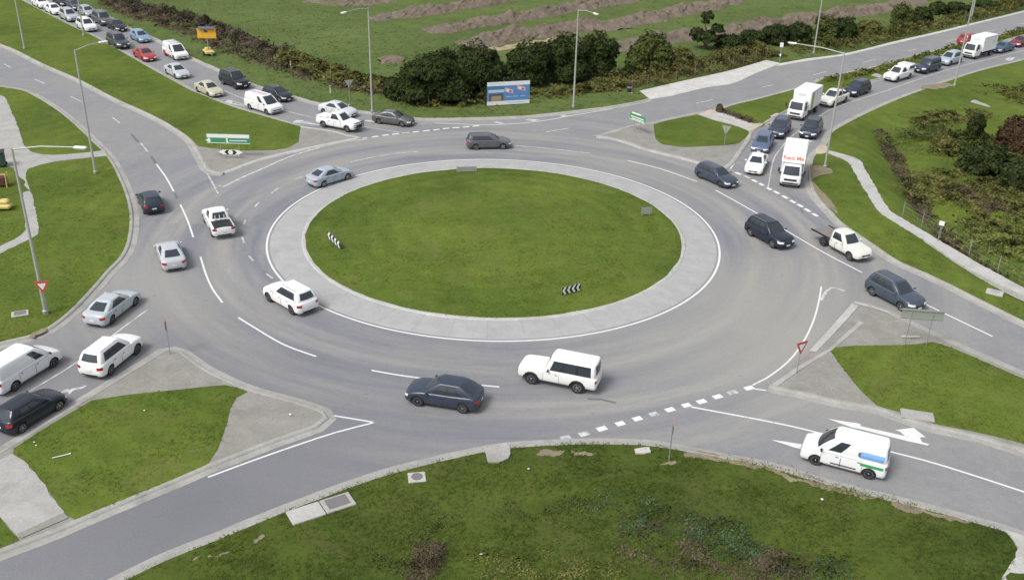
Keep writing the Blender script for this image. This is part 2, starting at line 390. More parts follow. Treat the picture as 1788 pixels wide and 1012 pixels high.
def ring(r0, r1, z, n=240):
    mb = MB(); a = circ(r0, n+1); b = circ(r1, n+1); vs = [p+Vector((0, 0, z)) for p in a+b]
    return mb.add(vs, [(i, (i+1) % n, n+(i+1) % n, n+i) for i in range(n)])
ring(18.66, 18.82, .005).build('edge_line', MT['line'], road)

# ------------------------------------------------------------------ verges, medians and splitter islands (traced round the photograph)
# far verge and field
far_edge = [(-170, -140), (-60, -83), (60, -27), (121, 0), (164, 19), (195, 32), (221, 47), (264, 65), (285, 75), (330, 99), (384, 123), (435, 145), (457, 153), (516, 170), (559, 182), (623, 194.5), (654, 198), (719, 207), (760, 208.5), (817, 207.5), (862, 206.5), (920, 203.8), (978, 198), (1020, 193), (1064, 187.5), (1107, 180), (1133, 174)]
grav_top = [(1133, 174), (1126, 168), (1115, 159)]
grav_edge = [(1115, 159), (1180, 144), (1240, 131), (1279, 122), (1338, 105)]
far_right = [(1338, 105), (1363, 110), (1408, 103), (1479, 93), (1565, 72), (1640, 55), (1716, 36.5), (1788, 19), (1900, -9), (2050, -46)]
HEAP = []
def h_field(x, y, d): return .125+min(1, d/4)*(.1+.15*nz(x, y, .06, 5)+.05*nz(x, y, .3, 2))
FAR_L = L = loop_of([far_edge, grav_top, grav_edge, far_right, [(2050, -46), (2150, -110), (1000, -150), (-300, -175)]], 1.2)
tag(surface('far_verge', L, h_field, 'field_grass', 4.0), kind='structure')
kerb(dense(far_edge, 1.2), ccw(L) is False)
gl = loop_of([grav_edge, [(1338, 105), (1363, 111)], [(1363, 111), (1320, 128), (1279, 146), (1238, 152), (1195, 162), (1171, 168)], [(1171, 168), (1133, 174)], [(1133, 174), (1126, 168), (1115, 159)]], 1)
tag(surface('gravel_shoulder', gl, lambda x, y, d: .012+min(1, d/2)*(.03+.02*nz(x, y, .5)), 'gravel', 1.5, .02), kind='structure')
sh = px([(1363, 111), (1408, 103), (1479, 93), (1565, 72), (1640, 55), (1716, 36.5), (1788, 19), (1900, -9)]); sh2 = px([(1355, 116), (1410, 106.5), (1480, 96.5), (1566, 75.5), (1641, 58), (1717, 39), (1788, 21.5), (1900, -7)])
mb = MB(); mb.grid([[a+Vector((0, 0, .05)), b+Vector((0, 0, .01))] for a, b in zip(sh, sh2)])
tag(mb.build('road_shoulder', MT['gravel']), kind='structure')

def island(name, segs, kerbs, grasses, base='paved', hg=h_mown, gm_='grass', step=1.4, gname='grass_patch', bh=h_flat):
    L = loop_of(segs); cc = ccw(L)
    b = tag(surface(name, L, bh, base, step), kind='structure')
    for s in kerbs: kerb(dense(s), not cc, parent=b)
    for gsegs in grasses:
        GL = loop_of(gsegs); surface(gname, GL, lambda x, y, d: hg(x, y, d)+.012, gm_, step, .0, b)
    return b
# long median of the upper left roads
m_top = [(-140, -88), (-40, -38), (0, -18), (43, 4), (73, 20), (102, 35), (134, 51), (154, 60), (189, 78.5), (218, 94.5), (260, 119), (300, 141), (330, 157.5), (359, 169.6), (403, 187), (461, 204.5), (497, 214.7), (525, 222.5), (579, 230), (608, 238), (628, 242)]
m_bot = [(628, 242), (582, 251.5), (530, 262.5), (490, 271.5), (450, 282), (405, 299), (391, 303.5)]
m_left = [(391, 303.5), (366, 298), (352, 276), (341, 256), (327, 240), (292, 217), (252, 196.5), (202, 174), (139, 141), (76, 113.5), (25, 88), (0, 78), (-60, 52), (-150, 14)]
island('median_island', [m_top, m_bot, m_left, [(-150, 14), (-140, -88)]], [m_top[:18], m_left], [[m_top[:18], [(525, 222.5), (521, 250)], [(521, 250), (500, 261), (478, 264), (440, 265), (400, 264), (347, 257.5)], m_left[4:], [(-150, 14), (-140, -88)]]])
kerb(dense(m_top[17:]+m_bot[1:]), not ccw(loop_of([m_top, m_bot, m_left])), prof=[(-.3, .0), (-.3, .135), (0, .14), (.12, .1), (.2, .01), (.21, -.02)], m='pale_concrete')
# left verge
v_road = [(-160, 132), (-60, 146), (0, 153), (38, 159), (63, 170), (101, 194), (126, 214), (151, 237), (164, 250), (181, 266), (197, 288), (214, 323), (224, 351), (228.5, 376), (228, 401), (222, 431), (209, 454), (189, 474), (166, 501), (126, 543), (83, 576), (43, 591), (0, 601), (-90, 634), (-200, 672)]
L = loop_of([v_road, [(-200, 672), (-420, 400), (-160, 132)]])
tag(surface('left_verge', L, h_mown, 'grass', 1.4), kind='structure'); kerb(dense(v_road), not ccw(L))
NOGRASS = []
def sheet(name, segs, m='concrete', z=.20, step=2.0, kind='structure', parent=None, hf=None):
    o = surface(name, [p+Vector((nz(p.x, p.y, 2.3, 1), nz(p.x, p.y, 2.3, 2), 0))*.12 for p in loop_of(segs, .4)], hf or (lambda x, y, d: z), m, step, .0 if z < .1 else z+.02, parent)
    NOGRASS.append(np.array([(p.x, p.y) for p in loop_of(segs)]))
    if kind and not parent: tag(o, kind=kind)
    return o
sheet('footpath', [[(-60, 165), (0, 168.8)], [(0, 168.8), (10, 174), (20, 196.5), (33, 227), (42, 256)], [(42, 256), (58, 269), (88, 273.5), (136, 271), (176, 266.5), (183, 266)], [(183, 266), (188, 275)], [(188, 275), (150, 279), (106, 284), (76, 290), (50.4, 298)], [(50.4, 298), (45.4, 310), (58, 351), (67, 391), (68.5, 410)], [(68.5, 410), (58, 418), (0, 446.5), (-60, 475)], [(-60, 475), (-60, 460)], [(-60, 460), (0, 434), (38, 414), (46.6, 403)], [(46.6, 403), (46, 391), (40, 338), (33, 308)], [(33, 308), (25, 301.5), (0, 296.6), (-70, 290)]], 'concrete', .2)
# lower left splitter island
s_up = [(-120, 865), (-40, 816), (0, 793), (23, 780), (63, 754), (83, 741), (151, 700), (227, 653), (277, 622)]
s_tip = [(277, 622), (288, 615), (297, 613), (315, 618), (353, 646), (403, 671), (450, 688), (516, 706), (561, 721.5), (568, 731), (551, 745), (490, 766), (440, 785), (400, 801), (363, 815)]
s_low = [(363, 815), (315, 836), (227, 872.5), (170, 896), (101, 926), (35, 951), (0, 964), (-140, 1018)]
sl_isl = island('splitter_island', [s_up, s_tip, s_low, [(-140, 1034), (-120, 865)]], [s_up+s_tip[1:]+s_low[1:]], [[[(25, 786), (76, 752), (161, 701.6)], [(161, 701.6), (227, 691.5), (302, 684), (393, 675), (413, 679), (433, 686.4)], [(433, 686.4), (413, 697), (401, 719), (398, 737), (393, 752), (380, 788), (363, 814)], [(363, 814), (315, 836), (227, 872.5), (134, 910.5)], [(134, 910.5), (118, 903), (88, 863), (68, 835.7), (48, 813), (23, 795)], [(23, 795), (25, 786)]], [[(0, 905), (15, 924), (35, 946)], [(35, 946), (0, 960), (-110, 1003)], [(-110, 1005), (-90, 880)], [(-90, 880), (0, 905)]]], base='paved')
sheet('footpath', [[(-2, 809), (22, 796)], [(22, 796), (48, 814), (68, 836.5), (88, 864), (117, 903)], [(117, 903), (36, 941)], [(36, 941), (15, 920), (0, 901), (-60, 850)], [(-60, 850), (-2, 809)]], 'concrete', .16)
sheet('tactile_strip', [[(113, 899), (33, 935)], [(33, 935), (38, 944)], [(38, 944), (120, 908)], [(120, 908), (113, 899)]], 'paved', .175)
# near verge
n_edge = [(60, 1110), (140, 1056), (237, 1004.5), (302, 974), (378, 944), (450, 914), (500, 894), (560, 871), (608, 853), (667, 833), (742, 813), (838, 791.5), (889, 783.5), (966, 778.5), (1031, 776.5), (1117, 778), (1175, 785), (1243, 799), (1340, 817), (1434, 845), (1514, 866), (1590, 884), (1691, 911), (1749, 927.5), (1800, 945), (1950, 990)]
def h_near(x, y, d): return .125+min(1, d/3)*(.06+.12*nz(x, y, .09, 6)+.04*nz(x, y, .5, 2))-max(0, min(1, (d-9)/10))*.9
NEAR_L = L = loop_of([n_edge, [(1950, 990), (1900, 1300), (894, 1500), (0, 1300), (60, 1110)]])
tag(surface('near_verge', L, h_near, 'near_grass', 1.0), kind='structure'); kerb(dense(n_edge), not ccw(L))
sheet('footpath', [[(1749, 928), (1752, 930), (1776, 964), (1754, 1003), (1735, 1050)], [(1735, 1050), (1850, 1050)], [(1850, 1050), (1850, 960)], [(1850, 960), (1749, 928)]], 'pale_concrete', .2)
# right splitter island
r_l = [(1343, 674), (1375, 650), (1416, 614), (1452, 572), (1489, 531)]
r_t = [(1489, 531), (1512, 535.5), (1552, 549), (1600, 573), (1640, 592), (1716, 626), (1788, 657), (1900, 704)]
r_b = [(1900, 822), (1788, 787), (1716, 765), (1653, 750), (1628, 745), (1565, 725), (1532, 713), (1464, 702), (1400, 687), (1356, 678), (1343, 674)]
island('splitter_island', [r_l, r_t, [(1900, 704), (1900, 822)], r_b], [r_b, r_t], [[[(1449, 611), (1489, 606), (1580, 604.6), (1628, 599.5)], [(1628, 599.5), (1666, 611.5), (1788, 664.5), (1895, 710)], [(1895, 710), (1895, 815)], [(1895, 815), (1788, 778), (1691, 754), (1630, 742), (1575, 723), (1532, 711.6)], [(1532, 711.6), (1502, 684), (1471.5, 646), (1449, 615)]]])
def band(name, a, b, z, m, parent=None):
    return MB().grid([[p+Vector((0, 0, z)) for p in catmull(px(a), .8)], [p+Vector((0, 0, z)) for p in catmull(px(b), .8)]]).build(name, MT[m], parent) if len(catmull(px(a), .8)) == len(catmull(px(b), .8)) else MB().grid([[p+Vector((0, 0, z)) for p in px(a)], [p+Vector((0, 0, z)) for p in px(b)]]).build(name, MT[m], parent)
tag(band('island_edging', [(1412, 616), (1452, 572), (1487, 532)], [(1425, 617), (1465, 575), (1499, 537)], .15, 'pale_concrete'), kind='structure')
for a, b in (((1490, 529), (1514, 535)), ((1519, 536), (1552, 547))):
    tag(band('island_edging', [a, b], [(a[0]+3, a[1]+4), (b[0]+2, b[1]+4)], .155, 'pale_concrete'), kind='structure')
tag(band('island_edging', [(1346, 674), (1393, 642), (1446, 612), (1499, 564)], [(1356, 677), (1400, 646), (1452, 614), (1508, 566)], .14, 'concrete'), kind='structure')
# right verge, ditch and footpath
rv_a = [(1950, 66), (1788, 106), (1716, 123.5), (1653, 143.5), (1590, 166), (1552, 181), (1502, 204), (1469, 221.5), (1451, 234), (1443, 252), (1431, 264), (1421, 274), (1416, 290), (1415, 315), (1423, 338), (1438, 358), (1455, 376), (1469, 391), (1524, 429), (1565, 456.5), (1615, 479), (1666, 503), (1691, 516), (1788, 564), (1950, 640)]
DITCH = px([(1535, 215), (1552, 245), (1572, 285), (1600, 335), (1632, 375), (1668, 412), (1720, 455), (1800, 510)])
D2 = np.array([(p.x, p.y) for p in catmull(DITCH, 1.0)])
def h_right(x, y, d):
    q = np.hypot(D2[:, 0]-x, D2[:, 1]-y); k = q.min(); i = q.argmin()
    dit = -1.15*math.exp(-(k/1.9)**2)
    t = D2[min(i+1, len(D2)-1)]-D2[max(i-1, 0)]; s = t[0]*(y-D2[i][1])-t[1]*(x-D2[i][0])
    rough = .28 if s > 0 else .05
    return .125+min(1, d/3)*(.05+.05*nz(x, y, .15, 6))+min(1, d/5)*(dit+rough*(nz(x, y, .25, 8)+.6*nz(x, y, .7, 9)))
RIGHT_L = L = loop_of([rv_a, [(1950, 640), (2300, 420), (1950, 66)]])
right_verge = tag(surface('right_verge', L, h_right, 'grass', 1.0), kind='structure'); kerb(dense(rv_a), not ccw(L))
p_lo = [(1441, 269), (1479, 285), (1489, 300), (1502, 323), (1519.5, 351), (1534.5, 373.5), (1565, 394), (1615, 424), (1666, 459), (1716, 487), (1746, 502), (1788, 521), (1900, 575)]
p_hi = [(1446, 265.5), (1497, 281), (1512, 303), (1527, 328), (1540, 351), (1557, 373.5), (1590, 394), (1640, 424), (1691, 454), (1741, 482), (1788, 507), (1900, 558)]
sheet('footpath', [p_lo, [(1900, 575), (1900, 558)], p_hi[::-1], [(1446, 265.5), (1441, 269)]], 'pale_concrete', .22, 1.2)
sheet('ramp_patch', [[(1424, 262), (1438, 256), (1446, 262), (1441, 270), (1422, 271)]], 'beige_patch', .175)
sheet('worn_patch', [[(1414, 293), (1430, 291), (1450, 298), (1452, 305), (1430, 309), (1416, 317)]], 'soil', .18)
sheet('worn_patch', [[(1417, 318), (1424, 336), (1438, 356), (1461, 375), (1459, 365), (1448, 350), (1428, 330)]], 'soil', .165)
# upper right splitter island and its crossing path
t_out = [(1040, 240.5), (1066, 234), (1107, 221.5), (1139, 217), (1165, 211), (1216, 200), (1236, 197)]
t_r = [(1330, 219), (1312, 232), (1309, 241), (1298, 259), (1264, 295)]
t_b = [(1264, 295), (1205, 281), (1132, 263), (1099, 252), (1066, 242.5), (1040, 240.5)]
island('splitter_island', [t_out, [(1236, 197), (1330, 219)], t_r, t_b], [t_out], [[[(1141, 219.5), (1165, 212.5), (1217, 202)], [(1217, 202), (1250, 213), (1276, 219.5), (1303, 229), (1307, 236), (1291, 252)], [(1291, 252), (1265, 256), (1243, 256.5), (1192, 258.5), (1157, 254)], [(1157, 254), (1145, 245), (1141, 219.5)]]])
tt = dense(t_r+t_b[1:]); kerb(tt, not ccw(loop_of([t_out, t_r, t_b])), prof=[(-.3, .0), (-.3, .135), (0, .14), (.12, .1), (.2, .01), (.21, -.02)], m='concrete')
sheet('footpath', [[(1219, 201.5), (1240, 195), (1256, 197)], [(1256, 197), (1285, 207.5), (1314, 218), (1333, 218.5)], [(1333, 218.5), (1310, 231)], [(1310, 231), (1276, 219), (1250, 212.5), (1219, 201.5)]], 'pale_concrete', .165)
sheet('ramp_patch', [[(1222, 200), (1240, 194), (1256, 197), (1240, 203)]], 'beige_patch', .18)
sheet('ramp_patch', [[(1300, 226), (1316, 219), (1333, 219), (1311, 231)]], 'beige_patch', .18)
# long median of the upper right roads
g_up = [(1253, 195), (1279, 185), (1323, 174.5), (1381, 159), (1424, 146), (1439, 138), (1479, 129), (1552, 113), (1602, 98), (1673, 81), (1741, 64.5), (1788, 52), (1950, 10)]
g_lo = [(1950, 22), (1788, 62), (1741, 76), (1678, 96), (1595, 121), (1540, 137), (1519, 142), (1479, 154), (1430, 170), (1374, 194), (1349, 207), (1332, 217.5)]
MEDR_L = L = loop_of([g_up, [(1950, 10), (1950, 22)], g_lo, [(1332, 217.5), (1314, 217), (1285, 207), (1253, 195)]])
median_r = tag(surface('median_island', L, h_mown, 'grass', 1.4), kind='structure')
kerb(dense(g_lo), not ccw(L)); kerb(dense(g_up), not ccw(L))
for i, (x, y) in enumerate(((1257, 199), (1266, 203), (1276, 206), (1287, 210), (1298, 214), (1307, 217))):
    MB().box((0, 0, 0), (1.0, .5, .16), ch=.05).build('edge_stone', MT['pale_concrete'], median_r, at(x, y, .18), (0, 0, R(-30+i*3)))
sheet('concrete_slab', [[(1345, 205), (1357, 200), (1360, 203), (1347, 207)]], 'pale_concrete', .2)
sheet('concrete_slab', [[(1521, 134), (1528, 130), (1541, 136), (1536, 138)]], 'concrete', .22)

# ------------------------------------------------------------------ painted markings (all part of the road)
def strip(pts, wd, m='line', z=.005, name='lane_line'):
    P = catmull(px(pts), .8); a = []; b = []
    for i, p in enumerate(P):
        t = (P[min(i+1, len(P)-1)]-P[max(i-1, 0)]).normalized(); n = Vector((-t.y, t.x, 0))*wd/2
        a.append(p+n+Vector((0, 0, z))); b.append(p-n+Vector((0, 0, z)))
    return MB().grid([b, a]).build(name, MT[m], road, recalc=False)
def dashes(cs, ln, wd, m='line', name='give_way_dash'):
    P = px(cs)
    for i, p in enumerate(P):
        t = (P[min(i+1, len(P)-1)]-P[max(i-1, 0)]).normalized(); n = Vector((-t.y, t.x, 0))
        z = Vector((0, 0, .006)); t = t*ln/2*rng.uniform(.9, 1.08); n = n*wd/2
        MB().add([p-t-n+z, p+t-n+z, p+t+n+z, p-t+n+z], [(0, 1, 2, 3)]).build(name, MT[m if rng.random() > .18 else 'worn_line'], road)
def paint(poly, m='line', name='turn_arrow', z=.006):
    L = px(poly, z); P = [Vector((p.x, p.y)) for p in L]; n = len(P)
    vs, _, fs, *_ = delaunay_2d_cdt(P, [(i, (i+1) % n) for i in range(n)], [], 1, 1e-5)
    A = np.array([(v.x, v.y) for v in vs]); F = [f for f in fs if inside(np.array([(p.x, p.y) for p in P]), A[list(f)].mean(0)[None])[0]]
    return MB().add([(v.x, v.y, z) for v in vs], F).build(name, MT[m], road)
for l in ([(273, 286.5), (290, 310), (303.5, 334)], [(315, 357), (328, 386), (337.5, 414)], [(350, 448), (359, 477), (371, 504), (388.5, 528)], [(416, 554), (440, 569), (495, 601), (552, 622)], [(649, 646), (690, 653.5), (737, 660), (828, 671), (872, 675)],
          [(1095, 280), (1154, 295), (1217, 317)], [(1250, 332), (1323, 373), (1383, 408.5), (1439, 441), (1505, 475.5)], [(1610, 528), (1666, 555), (1733, 587)], [(1207, 710), (1340, 735), (1421, 753), (1555, 788), (1640, 810.5), (1788, 858), (1900, 896)]):
    strip(l, .145)
for l in ([(890, 254), (940, 257.5), (1031, 267.5)], [(611, 283), (641, 276.5), (692, 268), (730, 264.5)], [(391, 158), (430, 174), (493, 192), (554, 207), (632, 220.5), (704, 232)], [(407, 177), (430, 184)], [(526, 211), (562, 219)],
          [(1788, 88), (1673, 117), (1615, 135), (1547, 158.5), (1464, 186), (1434, 201), (1381, 239), (1367, 255), (1351, 278), (1341, 327)], [(258, 540), (217, 570)], [(217, 570), (134, 632), (60, 677.5), (-60, 750)], [(333, 257.5), (346, 278), (364, 307), (381, 338)]):
    strip(l, .135, 'worn_line')
for l in ([(760, 215), (860, 218), (940, 212), (1010, 200), (1070, 190)], [(1434, 500), (1431, 520), (1421, 558), (1403, 596), (1376, 631), (1338, 660), (1314, 672)], [(450, 688.5), (516, 707.5), (561, 721), (610, 729.5), (654, 737)], [(654, 737), (586, 754.5), (520, 776), (440, 804), (363, 832.5)], [(1315, 678), (1357, 684)], [(1303, 252.5), (1290, 272), (1275.5, 295)]):
    strip(l, .125, 'line')
for l in ([(382, 324), (390.5, 325.5), (421, 310.5), (450, 298), (515, 270.5), (591, 250), (640, 243)], [(367, 300), (390, 304.5)], [(1036, 240), (1056, 239), (1098, 251.5), (1132, 263.5)], [(1461, 503), (1475, 508)], [(1434, 524), (1442, 509), (1452, 502), (1461, 503)]):
    strip(l, .22, 'worn_line', .006)
for l in ([(7.6, 112), (19, 118.4)], [(60.5, 138.6), (78, 146)], [(123.5, 169), (142, 177.5)], [(196.5, 205), (209, 215)], [(246, 250), (258, 265)], [(428, 384), (426, 391)], [(423, 414), (426, 424)], [(434.5, 446.5), (442, 455)], [(452.5, 353), (445, 361)], [(485, 328.5), (474, 337)], [(529, 308.5), (515.5, 312.5)], [(465, 478), (476.5, 486)],
          [(953, 230.7), (993, 224)], [(1215, 180.5), (1245, 174)], [(1330, 152.5), (1350, 148.5)], [(1420, 131), (1444, 125)], [(1507, 109.5), (1529, 104)], [(1585, 89.5), (1604, 85.5)], [(1655, 72), (1672, 68)], [(1721, 56), (1738, 53)], [(1781, 42.5), (1800, 38)]):
    strip(l, .16, 'worn_line')
dashes([(988, 764), (1020, 757), (1051, 748), (1083, 739), (1113, 730.5), (1141.5, 722.5), (1170, 714.7), (1198.5, 707), (1225, 700.5), (1253, 692), (1279, 684.7), (1308, 677)], .62, .42)
dashes([(638, 241), (655, 238.6), (673, 236), (690.7, 234), (709, 232), (726, 230.4), (744.5, 228.4), (762, 226.6), (779, 224.4), (796, 223), (813.8, 221.7), (831, 220)], .8, .32)
dashes([(1289, 303), (1304, 309), (1317, 315.6), (1329.5, 322), (1343, 329.7), (1356, 336), (1370.5, 344), (1384.5, 352), (1397, 359), (1410, 367), (1423, 375)], .75, .36)
paint([(1445, 730), (1474.5, 735), (1501.5, 739), (1503.6, 743.5), (1580, 760.5), (1571, 752.5), (1563, 750), (1595, 746), (1616, 762.5), (1606, 762.8), (1610, 771), (1623, 775), (1620, 777), (1585, 769.5), (1500, 748), (1488, 746)])
paint([(1346.5, 767), (1369, 770), (1400, 775), (1400, 779), (1440, 788), (1440, 791), (1398, 783), (1388, 781), (1369, 774.5)])
paint([(101, 687), (112, 680), (118, 678), (121, 680), (126, 677.5), (142, 675), (150, 671.5), (151, 673), (144, 677.5), (128, 681), (121, 688), (118, 684)], 'worn_line')
for q in ([(391, 178), (399, 174), (407, 176), (405, 180), (430, 184.5), (430, 186), (403, 181.5), (392, 181)], [(512, 212), (520, 209), (530, 210), (528, 213), (562, 218.5), (562, 220), (526, 215), (512, 214.5)], [(634, 210), (648, 209.5), (655, 213), (645, 213.5)], [(861, 213), (868, 211.5), (882, 216), (872, 216.5)], [(915, 209.5), (925, 207.5), (945, 209.5), (930, 212)], [(976, 203), (985, 200.5), (995, 202.5), (985, 204.5)], [(1755, 103), (1763, 100.5), (1772, 100), (1770, 103), (1766, 106), (1758, 106)], [(1411, 246), (1424, 242.5), (1426, 244), (1414, 248)]):
    paint(q, 'worn_line')
# tar seams and tyre marks
for l, wd in (([(1376, 338), (1384, 345), (1390, 356), (1398, 362), (1402, 372)], .12), ([(1392, 353), (1406, 353)], .08), ([(1429, 374), (1440, 382), (1456, 382)], .1), ([(1026, 696), (1050, 697), (1076, 703)], .2), ([(229, 234), (242, 249)], .3), ([(264, 273), (272, 285)], .25), ([(305, 337), (309, 346)], .2), ([(66, 590), (82, 580)], .35)):
    strip(l, wd, 'tar', .004, 'tar_seam')
# concrete pits, lids and slabs in the verges
def pit(cx, cy, L_, W_, ang, label, lid='lid_iron', base='pale_concrete', round_=False, lidk=.7, off=0):
    p = at(cx, cy, .2); t = empty('drain_pit', p, R(ang)); tag(t, label, 'drain pit')
    MB().box((0, 0, -.03), (L_, W_, .14), ch=.03).build('surround', MT[base], t)
    if round_: MB().lathe([(W_*.36, .04), (W_*.36, .065), (W_*.3, .07)], 14, axis='Z').build('lid', MT[lid], t)
    else: MB().box((off, 0, .045), (L_*lidk if L_ < 2 else W_*lidk*1.1, W_*lidk, .03), ch=.01).build('lid', MT[lid], t)
pit(728, 832.5, .95, .85, 10, 'small concrete pit with brownish lid in the near grass verge', round_=True)
t = empty('drain_pit', at(562, 886, .19), R(31)); tag(t, 'wide stormwater pit with grey slab lid beside the near kerb', 'drain pit')
MB().box((-.85, 0, -.03), (1.75, 1.15, .14), ch=.03).build('apron_slab', MT['pale_concrete'], t); MB().box((.87, 0, -.03), (1.6, 1.15, .16), ch=.03).build('surround', MT['concrete'], t); MB().box((.85, .03, .06), (1.15, .8, .03), ch=.01).build('lid', MT['lid_iron'], t)
pit(1602, 724, 1.9, .95, -14, 'pale concrete drain slab at the grass edge of the right splitter island', lid='concrete', base='concrete', lidk=.8)
pit(35, 547, 1.1, .8, 25, 'flat iron lid in the grass beside the left lamp post')
pit(1737, 510, 1.2, .9, -30, 'pale round pit lid in the grass beside the right footpath', round_=True, lid='concrete')
sheet('concrete_slab', [[(845, 787), (885, 779), (887, 806), (852, 813)]], 'concrete', .23)
sheet('concrete_slab', [[(1106, 788), (1135, 786), (1137, 794), (1110, 796)]], 'gravel', .22)
sheet('concrete_slab', [[(1694, 178), (1704, 175), (1730, 187), (1726, 189)]], 'concrete', .2, hf=lambda x, y, d: h_right(x, y, 5)+.05)
for q in ([(935, 793), (955, 788), (985, 790), (980, 797), (948, 799)], [(993, 793), (1020, 790), (1042, 793), (1030, 797), (1000, 797)], [(1155, 812), (1175, 810), (1170, 815)], [(1195, 790), (1260, 801), (1340, 818), (1335, 822), (1250, 808), (1195, 797)], [(1340, 819), (1430, 846), (1520, 868), (1516, 874), (1430, 856), (1340, 827)], [(1560, 877), (1640, 898), (1700, 914), (1640, 906), (1560, 886)], [(320, 985), (345, 975), (340, 982)], [(358, 976), (394, 966), (388, 974), (362, 981)], [(440, 946), (467, 934), (465, 940), (443, 951)], [(52, 587), (85, 577), (82, 582), (58, 592)], [(1610, 152), (1650, 147), (1662, 152), (1640, 158), (1612, 157)]):
    P = loop_of([q+[q[0]]], .15); P = [p+Vector((nz(p.x, p.y, 1.7, 1), nz(p.x, p.y, 1.7, 2), 0))*.35+Vector((nz(p.x, p.y, 6, 3), nz(p.x, p.y, 6, 4), 0))*.2 for p in P]
    near = P[0].y < 62 and P[0].x > -25; NP = np.array([(p.x, p.y) for p in NEAR_L])
    hs_ = (lambda x, y, d: h_near(x, y, edge_dist(NP, np.array([(x, y)]))[0])+.012) if near else (lambda x, y, d: .2)
    NOGRASS.append(np.array([(p.x, p.y) for p in P])); surface('bare_soil', P, hs_, 'soil', .5, .0, None); tag(list(SURF.values())[-1], kind='structure')

# the road sheet stops under the verges that dip into ditches
def inset(L, d):
    n = len(L); cc = 1 if ccw(L) else -1; out = []
    for i in range(0, n, 4):
        t = (L[(i+4) % n]-L[i-4]).normalized(); out.append(L[i]+Vector((-t.y, t.x, 0))*cc*d)
    return out
def road_sheet():
    pts = [Vector(p) for p in ((-190, 20), (190, 20), (260, 320), (-260, 320))]; ed = [(0, 1), (1, 2), (2, 3), (3, 0)]; holes = []
    for L_ in (RIGHT_L, NEAR_L):
        H_ = [p for p in inset(L_, .6)]; P = np.array([(p.x, p.y) for p in L_]); H_ = [p for p in H_ if inside(P, np.array([(p.x, p.y)]))[0] and edge_dist(P, np.array([(p.x, p.y)]))[0] > .3]
        b = len(pts); n = len(H_); pts += [Vector((p.x, p.y)) for p in H_]; ed += [(b+i, b+(i+1) % n) for i in range(n)]; holes.append(np.array([(p.x, p.y) for p in H_]))
    vs, _, fs, *_ = delaunay_2d_cdt(pts, ed, [], 1, 1e-4); A = np.array([(v.x, v.y) for v in vs]); C = np.array([A[list(f)].mean(0) for f in fs])
    bad = inside(holes[0], C) | inside(holes[1], C); me = road.data; me.clear_geometry()
    me.from_pydata([(v.x, v.y, 0) for v in vs], [], [tuple(f) for f, k in zip(fs, bad) if not k]); me.update()
road_sheet()
